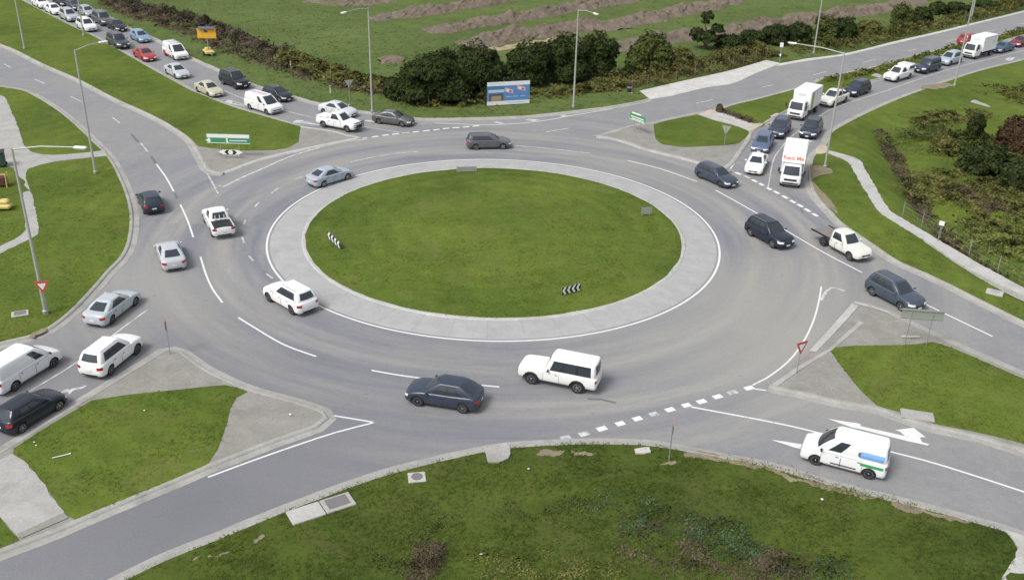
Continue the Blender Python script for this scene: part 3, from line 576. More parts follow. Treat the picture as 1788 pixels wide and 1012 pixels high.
# ------------------------------------------------------------------ vehicles
def interp(t, x):
    if x <= t[0][0]: return t[0][1]
    for (a, b), (c, d) in zip(t, t[1:]):
        if x <= c: k = (x-a)/(c-a); k = k*k*(3-2*k)*.5+k*.5; return b+(d-b)*k
    return t[-1][1]
SEC = [(0, .12, .14, .14), (.1, .035, .04, .04), (.3, .0, .0, .0), (.55, .0, .015, .01), (.75, .008, .05, .03), (.88, .02, .09, .05), (.96, .055, .15, .08), (1.0, .11, .23, .12)]
BOXSEC = [(0, .1, .06, .06), (.1, .03, .02, .02), (.3, .0, .0, .0), (.55, .0, .01, .01), (.8, .0, .03, .01), (.93, .02, .05, .02), (1.0, .06, .1, .05)]
TYPES = dict(
    sedan=dict(L=4.75, W=1.82, H=1.46, zb=.2, top=[(-2.4, .93), (-2.0, 1.02), (-1.5, 1.03), (-.6, .97), (1.1, .96), (1.5, .9), (2.2, .74), (2.4, .66)], gh=dict(bf=1.15, br=-1.9, tf=.28, tr=-.98, wb=.80, wt=.60), ax=(1.42, -1.38), rw=.325, win=[(.14, .47), (.53, .80)], doors=[(.78, -.22), (-.26, -1.12)]),
    hatch=dict(L=4.25, W=1.78, H=1.49, zb=.2, top=[(-2.1, .98), (-1.7, 1.05), (-.6, .98), (1.0, .97), (1.4, .9), (2.0, .74), (2.15, .66)], gh=dict(bf=1.05, br=-2.0, tf=.22, tr=-1.6, wb=.79, wt=.61), ax=(1.30, -1.30), rw=.32, win=[(.13, .43), (.48, .76)], doors=[(.72, -.25), (-.29, -1.05)]),
    wagon=dict(L=4.75, W=1.83, H=1.5, zb=.2, top=[(-2.4, .95), (-2.0, 1.02), (-.6, .98), (1.1, .97), (1.5, .91), (2.2, .75), (2.4, .66)], gh=dict(bf=1.15, br=-2.25, tf=.3, tr=-2.0, wb=.80, wt=.62), ax=(1.42, -1.38), rw=.33, win=[(.11, .37), (.41, .64), (.68, .9)], doors=[(.78, -.22), (-.26, -1.12)]),
    suv=dict(L=4.68, W=1.88, H=1.74, zb=.26, top=[(-2.3, 1.05), (-1.9, 1.12), (-.6, 1.08), (1.05, 1.08), (1.5, 1.03), (2.15, .92), (2.35, .80)], gh=dict(bf=1.1, br=-2.2, tf=.3, tr=-1.88, wb=.82, wt=.64), ax=(1.38, -1.36), rw=.365, win=[(.12, .40), (.44, .70), (.74, .9)], doors=[(.76, -.22), (-.26, -1.1)], rails=True),
    fastsuv=dict(L=4.72, W=1.90, H=1.66, zb=.25, top=[(-2.35, 1.05), (-2.0, 1.12), (-.6, 1.05), (1.1, 1.03), (1.5, .98), (2.2, .86), (2.4, .74)], gh=dict(bf=1.15, br=-2.15, tf=.3, tr=-1.3, wb=.82, wt=.62), ax=(1.42, -1.38), rw=.36, win=[(.13, .42), (.46, .74)], doors=[(.78, -.22), (-.26, -1.12)]),
    fourwd=dict(L=4.95, W=1.92, H=1.88, zb=.33, top=[(-2.5, 1.1), (-2.0, 1.16), (1.1, 1.14), (1.6, 1.1), (2.3, 1.0), (2.5, .88)], gh=dict(bf=1.1, br=-2.35, tf=.45, tr=-2.15, wb=.84, wt=.68), ax=(1.5, -1.35), rw=.39, win=[(.10, .35), (.39, .62), (.67, .92)], doors=[(.8, -.2), (-.24, -1.1)], rails=True),
    troop=dict(L=5.15, W=1.79, H=2.05, zb=.42, sec=BOXSEC, top=[(-2.5, 1.2), (1.1, 1.2), (1.4, 1.18), (2.5, 1.1)], gh=dict(bf=.85, br=-2.5, tf=.5, tr=-2.42, wb=.82, wt=.74), ax=(1.62, -1.36), rw=.41, win=[(.06, .28), (.33, .62), (.67, .95)], doors=[(.85, -.15)], wide=.9, flare=True),
    van=dict(L=4.95, W=1.93, H=1.93, zb=.24, sec=BOXSEC, top=[(-2.45, 1.12), (.9, 1.12), (1.55, 1.10), (1.9, 1.0), (2.35, .84), (2.45, .76)], gh=dict(bf=1.72, br=-2.42, tf=.72, tr=-2.3, wb=.90, wt=.76), ax=(1.62, -1.42), rw=.335, win=[(.09, .27)], doors=[(1.25, .25), (.2, -1.0)], rearwin=False),
    minivan=dict(L=4.4, W=1.80, H=1.82, zb=.22, sec=BOXSEC, top=[(-2.2, 1.05), (.7, 1.05), (1.3, 1.02), (1.6, .95), (2.1, .8), (2.2, .7)], gh=dict(bf=1.45, br=-2.15, tf=.6, tr=-2.05, wb=.84, wt=.71), ax=(1.33, -1.35), rw=.32, win=[(.1, .31)], doors=[(1.1, .15), (.1, -.95)]),
    ute=dict(L=5.3, W=1.88, H=1.80, zb=.33, top=[(-2.65, 1.12), (-1.0, 1.12), (.9, 1.12), (1.3, 1.1), (2.3, 1.0), (2.65, .86)], gh=dict(bf=1.15, br=-.95, tf=.45, tr=-.62, wb=.81, wt=.66), ax=(1.68, -1.5), rw=.385, win=[(.16, .5), (.56, .88)], doors=[(.85, -.02), (-.06, -.8)], bed=(-1.02, -2.55)),
    smallute=dict(L=4.9, W=1.86, H=1.5, zb=.22, top=[(-2.4, 1.0), (-1.0, 1.02), (.9, .98), (1.3, .94), (2.2, .78), (2.45, .68)], gh=dict(bf=1.15, br=-.55, tf=.35, tr=-.28, wb=.80, wt=.62), ax=(1.5, -1.42), rw=.33, win=[(.2, .8)], doors=[(.85, -.3)], bed=(-.62, -2.3)),
    traycab=dict(L=3.55, W=1.84, H=1.80, zb=.36, top=[(-1.7, 1.1), (-.1, 1.12), (.25, 1.1), (1.3, 1.02), (1.75, .9)], gh=dict(bf=.25, br=-1.7, tf=-.35, tr=-1.58, wb=.81, wt=.67), ax=(.82,), rw=.385, win=[(.14, .5), (.56, .9)], doors=[(-.05, -.85), (-.89, -1.5)]),
    truckcab=dict(L=1.95, W=1.95, H=2.25, zb=.42, sec=BOXSEC, top=[(-.95, 1.3), (.8, 1.3), (.95, 1.28)], gh=dict(bf=.9, br=-.9, tf=.62, tr=-.82, wb=.92, wt=.84), ax=(.1,), rw=.40, win=[(.16, .72)], doors=[(.75, -.45)], rearwin=False))

def make_type(key):
    T = TYPES[key]; L, W, H = T['L'], T['W'], T['H']; zb = T['zb']; top = T['top']; G = T['gh']; sec = T.get('sec', SEC); boxy = 'sec' in T
    bow = .06 if boxy else .13; cxr = .22 if boxy else .42; cyr = .2 if boxy else .36
    parts = []                                  # (name, mesh, parent index, location)
    def P(name, me, par=None, loc=(0, 0, 0)): parts.append((name, me, par, loc)); return len(parts)-1
    def secv(v):
        for a, b in zip(sec, sec[1:]):
            if v <= b[0]+1e-9: k = (v-a[0])/(b[0]-a[0]); return [a[i]+(b[i]-a[i])*k for i in (1, 2, 3)]
        return list(sec[-1][1:])
    def yside(v): return W/2-secv(v)[0]
    def zz(x, v): return zb+(interp(top, x)-zb)*v
    FACE, ARC, SIDE = 4, 5, 13
    def half(v):
        ins, df, dr = secv(v); w2 = W/2-ins; out = []
        yc = w2-cyr; xf = L/2-df; xr = -L/2+dr
        for k in range(FACE): y = yc*k/FACE; out.append((xf-bow*(y/w2)**2, y))
        x0 = xf-bow*(yc/w2)**2; x1 = xr+bow*.6*(yc/w2)**2
        for k in range(ARC): t = math.pi/2*k/(ARC-1); out.append((x0-cxr+cxr*math.cos(t), yc+cyr*math.sin(t)))
        a, b = x0-cxr, x1+cxr*.7
        for k in range(1, SIDE): out.append((a+(b-a)*k/SIDE, w2))
        for k in range(ARC): t = math.pi/2*k/(ARC-1); out.append((b-cxr*.7*math.sin(t), yc+cyr*math.cos(t)))
        for k in range(1, FACE+1): y = yc*(1-k/FACE); out.append((xr+bow*.6*(y/w2)**2, y))
        return [Vector((x, y, zz(x, v))) for x, y in out]
    def full(h): return h+[Vector((p.x, -p.y, p.z)) for p in h[-2:0:-1]]
    NF = FACE+ARC
    rings = [half(v[0]) for v in sec]
    mb = MB(); n = len(full(rings[0]))
    mb.grid([full(r)+[full(r)[0]] for r in rings])
    tp = rings[-1]; cr = .035
    mb.grid([[Vector((p.x, p.y*k, p.z+cr*(1-k*k)*min(1, p.y/.5))) for k in (1, .66, .33, 0, -.33, -.66, -1)] for p in tp])
    bt = rings[0]; mb.grid([[Vector((p.x, p.y*k, p.z)) for k in (1, 0, -1)] for p in bt])
    body = mb.mesh('body', [MT['paint'], MT['under']], merge=True)
    cut = MB(); rw = T['rw']
    for ax in T['ax']:
        for s in (-1, 1):
            cut.lathe([(rw+.065, 0), (rw+.065, .6)], 20, axis='Y', c=(ax, W/2-.3 if s > 0 else -W/2-.3, rw-.005))
    if 'bed' in T: a, b = T['bed']; cut.box(((a+b)/2, 0, 1.7), (a-b, W-.34, 2.0), 0)
    ob = bpy.data.objects.new('tmp', body); oc = bpy.data.objects.new('cut', cut.mesh('cut', MT['under']))
    col.objects.link(ob); col.objects.link(oc)
    md = ob.modifiers.new('b', 'BOOLEAN'); md.operation = 'DIFFERENCE'; md.object = oc; md.solver = 'EXACT'
    try: md.material_mode = 'TRANSFER'
    except Exception: pass
    dg = bpy.context.evaluated_depsgraph_get(); nb = bpy.data.meshes.new_from_object(ob.evaluated_get(dg))
    bpy.data.objects.remove(ob); bpy.data.objects.remove(oc)
    nb.name = 'body'; nb.polygons.foreach_set('use_smooth', [True]*len(nb.polygons)); nb.set_sharp_from_angle(angle=R(38))
    P('body', nb)
    # cabin
    zt = H-.055; gc = .14
    def gpt(reg, u, s, sd=1):
        wb, wt = G['wb'], G['wt']
        if reg == 'F': yb, yt = u*(wb-gc), u*(wt-gc); xb = G['bf']-.10*u*u; xt = G['tf']-.06*u*u
        elif reg == 'R': yb, yt = u*(wb-gc), u*(wt-gc); xb = G['br']+.07*u*u; xt = G['tr']+.05*u*u
        elif reg == 'S': yb, yt = wb, wt; xb = G['bf']-.1-gc+(G['br']+.07+gc-G['bf']+.1+gc)*u; xt = G['tf']-.06-gc+(G['tr']+.05+gc-G['tf']+.06+gc)*u
        elif reg == 'CF': a = u*math.pi/2; yb, yt = wb-gc+gc*math.sin(a), wt-gc+gc*math.sin(a); xb = G['bf']-.1-gc+gc*math.cos(a); xt = G['tf']-.06-gc+gc*math.cos(a)
        else: a = u*math.pi/2; yb, yt = wb-gc+gc*math.cos(a), wt-gc+gc*math.cos(a); xb = G['br']+.07+gc-gc*math.sin(a); xt = G['tr']+.05+gc-gc*math.sin(a)
        b = Vector((xb, yb, interp(top, xb)-.02)); t = Vector((xt, yt, zt)); p = b.lerp(t, s); bl = math.sin(math.pi*s)
        if reg in ('S', 'CF', 'CR'): p.y += .035*bl
        if reg in ('F', 'CF'): p.x += .03*bl; p.z += .02*bl
        if reg in ('R', 'CR'): p.x -= .03*bl; p.z += .02*bl
        p.y *= sd; return p
    def gring(s):
        return [gpt('F', k/4, s) for k in range(4)]+[gpt('CF', k/3, s) for k in range(4)]+[gpt('S', k/8, s) for k in range(1, 8)]+[gpt('CR', k/3, s) for k in range(4)]+[gpt('R', 1-k/4, s) for k in range(1, 5)]
    cb = MB(); gr = [gring(s) for s in (0, .2, .4, .6, .8, 1)]
    cx_ = (G['tf']+G['tr'])/2
    r2 = [Vector((cx_+(p.x-cx_)*.975, p.y*.955, p.z+.032)) for p in gr[-1]]; r3 = [Vector((cx_+(p.x-cx_)*.93, p.y*.87, p.z+.047)) for p in gr[-1]]
    allr = gr+[r2, r3]
    cb.grid([full(r)+[full(r)[0]] for r in allr])
    cb.grid([[Vector((p.x, p.y*k, p.z+.012*(1-k*k))) for k in (1, .5, 0, -.5, -1)] for p in r3])
    P('cabin', cb.mesh('cabin', MT['paint'], 40, True))
    def patch(reg, u0, u1, s0, s1, off, nu=6, ns=4, sd=1, m='glass', name='w', slant=0):
        rows = []
        for j in range(ns+1):
            s = s0+(s1-s0)*j/ns; row = []
            for i in range(nu+1):
                u = u0+(u1-u0)*i/nu; k = (1-.0*s)
                p = gpt(reg, abs(u) if reg in 'FR' else u, s, 1)
                if reg in 'FR' and u < 0: p.y = -p.y
                if reg == 'F': p += Vector((off*.8, 0, off*.6))
                elif reg == 'R': p += Vector((-off*.8, 0, off*.6))
                else: p += Vector((0, off*.95, off*.3))
                if reg == 'S': p.y *= sd
                row.append(p)
            rows.append(row)
        return MB().grid(rows).mesh(name, MT[m], 60)
    gl = T.get('glass', 'glass'); wd = T.get('wide', .97)
    P('windscreen', patch('F', -wd, wd, .06, .95, .012, 8, m=gl, name='windscreen'))
    if T.get('rearwin', True): P('rear_window', patch('R', -.9, .9, .22 if H > 1.55 else .14, .9, .012, 8, m=gl, name='rear_window'))
    for sd in (1, -1):
        if len(T['win']) > 1: P('window_frame', patch('S', T['win'][0][0]-.015, T['win'][-1][1]+.015, .105, .925, .007, 10, sd=sd, m='black_plastic', name='window_frame'))
        for a, b in T['win']: P('side_window', patch('S', a, b, .13, .91, .012, 6, sd=sd, m=gl, name='side_window'))
    # doors with seams and handles
    for sd in (1, -1):
        for a, b in T['doors']:
            def dp(x0, x1, v0, v1, off): return [[Vector((x0+(x1-x0)*i/6, sd*(yside(v)+off), zz(x0+(x1-x0)*i/6, v))) for i in range(7)] for v in [v0+(v1-v0)*j/4 for j in range(5)]]
            k = P('door', MB().grid(dp(a, b, .12, .9, .008)).mesh('door', MT['paint'], 40))
            P('door_seam', MB().grid(dp(a+.018, b-.018, .105, .915, .004)).mesh('door_seam', MT['seam'], 40), k)
            P('door_handle', MB().box((b+.17, sd*(yside(.72)+.02), zz(b+.17, .78)), (.17, .03, .03), ch=.008).mesh('door_handle', MT['black_plastic']), k)
    def onbody(i0, i1, v0, v1, off, sd=1, nv=3):
        rows = []
        for j in range(nv+1):
            v = v0+(v1-v0)*j/nv; h = half(v); row = []
            for i in range(i0, i1+1):
                p = h[i].copy(); c = Vector((p.x*.5, 0, p.z)); d = (p-c); d.z = 0; d.normalize(); p += d*off; p.y *= sd; row.append(p)
            rows.append(row)
        return rows
    for sd in (1, -1):
        P('headlight', MB().grid(onbody(3, 7, .62, .84, .012, sd)).mesh('headlight', MT['lamp_clear'], 60))
        q = NF+SIDE-1
        P('tail_light', MB().grid(onbody(q+1, q+4, .64, .86, .012, sd)).mesh('tail_light', MT['lamp_red'], 60))
    def front(v0, v1, i1, off, m, name, rear=False):
        h0 = onbody(0, i1, v0, v1, off) if not rear else onbody(len(half(.5))-1-i1, len(half(.5))-1, v0, v1, off)
        h1 = onbody(0, i1, v0, v1, off, -1) if not rear else onbody(len(half(.5))-1-i1, len(half(.5))-1, v0, v1, off, -1)
        rows = [(b[::-1]+a[1:]) if not rear else (a+b[::-1][1:]) for a, b in zip(h0, h1)]
        return P(name, MB().grid(rows).mesh(name, MT[m], 60))
    front(.42, .66, 3, .01, 'black_plastic', 'grille'); front(.06, .24, 4, .01, 'black_plastic', 'bumper'); front(.06, .22, 4, .01, 'black_plastic', 'bumper', True)
    P('number_plate', MB().box((L/2+.02, 0, zz(L/2, .36)), (.02, .37, .12)).mesh('number_plate', MT['plate']))
    if 'truckcab' != key: P('number_plate', MB().box((-L/2-.015, 0, zz(-L/2, .55)), (.02, .37, .12)).mesh('number_plate', MT['plate']))
    for sd in (1, -1):
        mx = G['bf']-.32; P('wing_mirror', MB().box((mx, sd*(W/2+.08), interp(top, mx)+.08), (.12, .2, .14), ch=.035).mesh('wing_mirror', MT['paint'] if not boxy else MT['black_plastic'], 50))
    if T.get('rails'):
        for sd in (1, -1): P('roof_rail', MB().tube([Vector((G['tf']-.25, sd*(G['wt']-.06), H-.01)), Vector((G['tf']-.45, sd*(G['wt']-.07), H+.035)), Vector((G['tr']+.4, sd*(G['wt']-.07), H+.035)), Vector((G['tr']+.2, sd*(G['wt']-.06), H-.01))], .02, 6).mesh('roof_rail', MT['alloy']))
    if T.get('flare'):
        for ax in T['ax']:
            for sd in (1, -1):
                pts = [Vector((ax+(rw+.09)*math.cos(t), sd*(W/2+.02), rw+(rw+.09)*math.sin(t))) for t in np.linspace(.05, math.pi-.05, 9)]
                P('wheel_flare', MB().tube(pts, .045, 6).mesh('wheel_flare', MT['black_plastic'], 60))
    for ax in T['ax']:
        for sd in (1, -1): add_wheel(parts, ax, sd*(W/2-.135), rw, sd, key)
    return parts
WCACHE = {}
def add_wheel(parts, x, y, r, sd, key='', wdt=.22):
    k = (round(r, 3), wdt, key in ('suv', 'fastsuv', 'fourwd', 'van', 'troop', 'ute', 'truckcab', 'traycab'))
    if k not in WCACHE:
        rr = r*.66 if not k[2] else r*.62
        ty = MB().lathe([(rr, -wdt/2+.02), (r*.93, -wdt/2), (r, -wdt/2+.03), (r, wdt/2-.03), (r*.93, wdt/2), (rr, wdt/2-.01)], 24).mesh('tyre', MT['tyre'], 45)
        rm = MB(); rm.lathe([(rr*1.0, wdt/2-.005), (rr*.92, wdt/2-.005), (rr*.88, wdt/2-.05)], 24, close=False)
        for q in range(5):
            a = 2*math.pi*q/5; M = Matrix.Rotation(-a, 3, 'Y'); rm.box(M @ Vector((rr*.48, wdt/2-.025, 0)), (rr*.86, .03, rr*.30), 0, M)
        rm.lathe([(rr*.24, wdt/2-.01), (rr*.2, wdt/2)], 10)
        rm.lathe([(rr*.97, wdt/2-.07), (rr*.96, wdt/2-.065)], 20, mi=1); rm.lathe([(rr*.98, -wdt/2+.03), (rr*.97, -wdt/2+.025)], 20, mi=1)
        WCACHE[k] = (ty, rm)
    ty, rm = WCACHE[k]
    kk = ('m',)+k
    if kk not in WCACHE: WCACHE[kk] = rm.mesh('rim', [MT['rim'], MT['rim_dark']], 40)
    parts.append(('wheel', ty, None, (x, y, r), 0 if sd > 0 else math.pi)); parts.append(('rim', WCACHE[kk], len(parts)-1, (0, 0, 0)))
PROTO = {}
def proto(key):
    if key not in PROTO: PROTO[key] = make_type(key)
    return PROTO[key]
def lay(parts, root, colr, dx=0.0, dark_rims=False):
    obs = []
    for p in parts:
        name, me, par, loc = p[:4]
        o = link(name, me, root if par is None else obs[par], (loc[0]+(dx if par is None else 0), loc[1], loc[2]), (0, 0, p[4] if len(p) > 4 else 0))
        o.color = (*colr, 1); obs.append(o)
    return obs
QUEUE = {}
def car(key, x, y, dx, dy, colr, label, cat='car', group=None, name=None, zc=None):
    zc = zc or TYPES[key]['H']*.46 if key in TYPES else zc
    p = at(x, y, zc); q = at(x+dx, y+dy, zc); a = math.atan2(q.y-p.y, q.x-p.x)
    root = empty(name or {'ute': 'pickup_truck', 'smallute': 'pickup_truck', 'van': 'panel_van', 'minivan': 'delivery_van'}.get(key, 'passenger_car'), (p.x, p.y, 0), a)
    tag(root, label, cat, group)
    if key in TYPES: lay(proto(key), root, colr)
    return root
white = (.72, .72, .715); silver = (.40, .42, .44); black = (.018, .019, .022); navy = (.022, .03, .05); dgrey = (.07, .075, .08); cream = (.68, .665, .60)
QL, QR, RB = 'cars queued on the upper left approach', 'vehicles queued on the upper right approach', 'vehicles driving round the roundabout'
# --- queue on the upper left approach, nearest last
car('suv', 71, 4, 47, 23, white, 'white car at the very head of the frame, farthest left in the upper left queue', group=QL)
car('sedan', 93.5, 15.5, 47, 23, white, 'white sedan between the farthest white car and a silver one, upper left', group=QL)
car('suv', 120.5, 26, 47, 23, silver, 'silver four wheel drive behind the white one in the median lane', group=QL)
car('suv', 108, 2, 47, 22, black, 'dark car cut by the top edge of the photo in the verge lane', group=QL)
car('sedan', 129, 8.5, 47, 22, dgrey, 'dark grey sedan ahead of the car cut by the top edge', group=QL)
car('hatch', 152, 19.5, 47, 22, (.36, .37, .38), 'silver hatchback in the verge lane beside a thin lamp pole', group=QL)
car('suv', 151, 43, 47, 24, white, 'white four wheel drive in front of the lamp pole foot, median lane', group=QL)
car('fourwd', 179, 32, 47, 22, (.1, .105, .115), 'grey four wheel drive close behind a black sedan in the verge lane', group=QL)
car('sedan', 203.5, 44, 47, 23, black, 'black sedan between a grey four wheel drive and a pale blue hatchback', group=QL)
car('fourwd', 206, 71, 47, 24, (.05, .06, .07), 'dark four wheel drive behind the red sedan, median lane', group=QL)
car('hatch', 245, 63, 47, 23, (.20, .29, .42), 'pale blue hatchback in the verge lane of the queue', group=QL)
car('sedan', 252.5, 94, 47, 25, (.36, .045, .05), 'red sedan in the median lane of the upper left queue', group=QL)
v = car('van', 306, 88.5, 47, 24, white, 'white van with red lower sides and roof racks', 'van', QL)
car('sedan', 309, 123, 47, 24.5, (.44, .46, .48), 'silver sedan behind the beige sedan in the queue', group=QL)
car('fourwd', 409.5, 138, 28, 10.5, (.014, .016, .022), 'black four wheel drive with pale headlights beside the beige sedan', group=QL)
car('sedan', 365, 154, 26, 12, (.47, .44, .33), 'beige sedan with cream roof in the upper left queue', group=QL)
v2 = car('van', 460, 179.5, 28, 8.5, white, 'white panel van with dark front bumper and roof ladder', 'van', QL)
car('hatch', 485, 163, 28, 8.5, (.02, .024, .03), 'black hatchback half hidden behind the white panel van', group=QL)
car('sedan', 590, 190, 38, 8, (.55, .56, .58), 'silver white sedan hidden behind the white pickup', group=QL)
u1 = car('ute', 592, 210.5, 38.5, 7.5, white, 'white dual cab pickup with black bull bar at the give way line', 'pickup', QL)
car('sedan', 687, 205.5, 35, 4.6, (.10, .10, .095), 'dark grey sedan first at the upper left give way line', group=QL)
# --- on the roundabout and its exits
car('wagon', 853, 246, 57, -1, (.09, .095, .105), 'dark grey wagon passing the far side of the island', group=RB)
car('sedan', 576, 305, 44, -13, (.33, .38, .44), 'silver blue sedan circling the far left edge of the island', group=RB)
car('hatch', 262, 349, -20, -38, (.018, .026, .046), 'dark hatchback leaving along the upper left exit road', group=RB)
u2 = car('ute', 380.5, 382.5, -19, -34, white, 'white pickup with dark open tray leaving by the upper left exit', 'pickup', RB)
car('sedan', 297, 441, -14, -37, (.45, .465, .49), 'silver sedan seen from behind on the left exit lanes', group=RB)
car('sedan', 196, 531.5, 35.6, -27, (.43, .46, .49), 'silver sedan entering from the left behind the grass verge', group='vehicles on the left approach')
car('suv', 194, 613, 48, -37.6, (.76, .76, .76), 'white estate style four wheel drive entering from the left', group='vehicles on the left approach')
car('van', 36, 635, 73, -43, (.74, .745, .75), 'white panel van cut by the left edge of the photo', 'van', 'vehicles on the left approach')
car('hatch', 52, 711, 67, -39.5, (.012, .016, .028), 'dark blue hatchback at the left edge of the photo', group='vehicles on the left approach')
car('suv', 506, 513.5, -40, -22, (.76, .76, .755), 'white four wheel drive rounding the lower left of the island', group=RB)
car('fastsuv', 776, 683, -76, -12, (.03, .042, .065), 'dark blue sloping back car on the near side of the roundabout', group=RB)
car('troop', 978, 645, -79, -15.5, (.76, .76, .735), 'boxy white four wheel drive wagon on the near side of the roundabout', group=RB)
v3 = car('minivan', 1476, 787, -94, -24, (.76, .77, .77), 'white delivery van with green stripe and blue side panel', 'van', 'vehicles on the right approach')
car('wagon', 1251.5, 305, 35, 15, (.042, .055, .082), 'dark blue wagon passing the upper right splitter island', group=RB)
car('suv', 1344, 404, 35, 18.5, (.013, .019, .034), 'dark blue four wheel drive on the right side of the roundabout', group=RB)
car('suv', 1564, 508, 35, 18, (.05, .066, .09), 'blue grey four wheel drive on the right exit beside the back of a road sign', group=RB)
fb = car(None, 1474, 422, 35, 18.5, None, 'cream pickup with flat empty tray turning out beside the right verge', 'pickup', RB, 'flatbed_pickup', .85)
# --- queue on the upper right approach
tr1 = car(None, 1385, 289, -8, 37, None, 'white box truck with red lettering above its cab', 'truck', QR, 'box_truck', 1.35)
car('sedan', 1321, 283.5, -14, 30, white, 'white sedan first at the upper right give way line', group=QR)
car('wagon', 1332, 248, -20, 34, (.085, .115, .19), 'pale blue wagon right behind the white sedan', group=QR)
car('suv', 1361, 222, -25, 30, (.035, .045, .075), 'dark blue four wheel drive behind the pale blue wagon', group=QR)
car('suv', 1417, 223, -24, 30, (.022, .03, .048), 'black four wheel drive alone in the kerb lane behind the lettered truck', group=QR)
tr2 = car(None, 1404, 181, -36, 25, None, 'white box truck with a lime green panel', 'truck', QR, 'box_truck', 1.35)
car('ute', 1456, 169.5, -36, 14.5, cream, 'off white pickup close behind the lime panelled truck', 'pickup', QR)
car('suv', 1497, 153.5, -36, 13, (.018, .024, .042), 'black four wheel drive beside the small orange roadwork sign', group=QR)
u3 = car('ute', 1569, 128, -36, 10.5, white, 'white pickup with a square white canopy on its tray', 'pickup', QR)
car('fourwd', 1620, 114, -36, 10, (.03, .045, .075), 'dark blue four wheel drive behind the canopied pickup', group=QR)
car('suv', 1659, 101.5, -36, 10, (.36, .41, .47), 'silver car in front of the farthest white truck', group=QR)
tr3 = car(None, 1710, 82.5, -36, 9.5, None, 'plain white box truck, farthest of the three trucks', 'truck', QR, 'box_truck', 1.35)
car('suv', 1692, 68, 36, -9.5, (.33, .035, .04), 'red car behind the farthest white truck on the other carriageway', group=QR)
car('sedan', 1751, 82, -36, 9.5, (.06, .11, .17), 'teal blue sedan behind the farthest white truck', group=QR)
car('sedan', 1783, 72, -36, 9.5, (.17, .02, .03), 'dark red sedan cut by the right edge of the photo', group=QR)

v3.scale = (1.06, 1.04, 1.08)
# --- trucks, trays and liveries
def text_mesh(s, size, m):
    c = bpy.data.curves.new('t', 'FONT'); c.body = s; c.size = size; c.align_x = 'CENTER'; c.align_y = 'CENTER'; c.extrude = .004; c.offset = .014
    o = bpy.data.objects.new('t', c); col.objects.link(o)
    me = bpy.data.meshes.new_from_object(o.evaluated_get(bpy.context.evaluated_depsgraph_get())); bpy.data.objects.remove(o)
    me.materials.clear(); me.materials.append(MT[m]); return me
def box_truck(root, BL, BH, over=False, lime=False, mark=False, colr=(.74, .74, .73)):
    CL = 1.95; TL = BL+CL+.15; xc = TL/2-CL/2; lay(proto('truckcab'), root, colr, xc)
    x1 = TL/2-CL-.12; x0 = x1-BL; W2 = 2.15; z0 = .95
    bx = MB().box(((x0+x1)/2, 0, z0+BH/2), (BL, W2, BH), ch=.05).build('cargo_box', MT['box_white'], root)
    MB().box(((x0+x1)/2, 0, z0+BH+.008), (BL-.2, W2-.2, .02)).build('roof_panel', MT['box_white'], bx)
    for sd in (1, -1):
        MB().box(((x0+x1)/2, sd*(W2/2+.012), z0+.06), (BL-.04, .03, .12)).build('side_rail', MT['box_grey'], bx)
        MB().box(((x0+x1)/2, sd*(W2/2+.012), z0+BH-.05), (BL-.04, .03, .08)).build('top_rail', MT['box_grey'], bx)
        for k in range(1, 4): MB().box((x0+BL*k/4, sd*(W2/2+.006), z0+BH/2), (.03, .016, BH-.2)).build('panel_rib', MT['box_grey'], bx)
    MB().box((x0-.02, 0, z0+BH/2), (.03, W2-.25, BH-.25)).build('rear_door', MT['box_grey'], bx)
    ch = MB().box(((x0+TL/2-.6)/2, 0, .74), (TL-1.1, .75, .3), ch=.03); ch.box(((x0+x1)/2-.1, 0, .62), (BL*.5, 1.75, .1)); ch.build('chassis', MT['under'], root)
    wp = []
    for sd in (1, -1):
        add_wheel(wp, x0+1.15, sd*(W2/2-.2), .40, sd, 'truckcab', .3)
    for q in lay(wp, root, colr): pass
    if over:
        q = MB(); prof = [(x1-.02, z0+1.42), (x1+1.2, z0+1.36), (x1+1.25, z0+1.45), (x1+.85, z0+BH-.12), (x1+.6, z0+BH), (x1-.02, z0+BH)]
        vs = [(x, s*(W2/2-.02), z) for s in (1, -1) for x, z in prof]; n = len(prof)
        q.add(vs, [tuple(range(n)), tuple(range(2*n-1, n-1, -1))]+[(i, n+i, n+(i+1) % n, (i+1) % n) for i in range(n)]); pd = q.build('over_cab_pod', MT['box_white'], root)
        a = Vector((x1+1.25, 0, z0+1.45)); b = Vector((x1+.85, 0, z0+BH-.12)); mid = a.lerp(b, .5); up = (b-a).normalized(); rt = Vector((0, 1, 0)); nn = rt.cross(up).normalized()
        M = Matrix(((rt.x, up.x, nn.x), (rt.y, up.y, nn.y), (rt.z, up.z, nn.z)))
        o = link('lettering', text_mesh('Rent Me', .56, 'red_text'), pd); o.matrix_local = Matrix.Translation(mid+nn*.02) @ M.to_4x4()
    if lime:
        for sd in (1, -1): MB().box((x1-.62, sd*(W2/2+.016), z0+BH/2), (.75, .018, BH-.3)).build('lime_panel', MT['lime'], bx)
        MB().box((x1+.015, 0, z0+BH-.45), (.02, .9, .3)).build('name_panel', MT['box_grey'], bx)
    if mark:
        for sd in (1, -1): MB().lathe([(.3, 0), (.3, .015)], 16, c=(x0+1.1, sd*(W2/2+.014)-(.0 if sd > 0 else .015), z0+BH*.6)).build('side_emblem', MT['box_grey'], bx)
        MB().box((x1+.015, 0, z0+BH-.4), (.02, .8, .25)).build('name_panel', MT['box_grey'], bx)
    for sd in (1, -1):
        MB().box((TL/2-.15, sd*1.18, 1.75), (.12, .18, .42), ch=.04).build('truck_mirror', MT['black_plastic'], root)
box_truck(tr1, 4.1, 2.25, over=True); box_truck(tr2, 4.3, 2.15, lime=True); box_truck(tr3, 4.2, 2.1, mark=True)
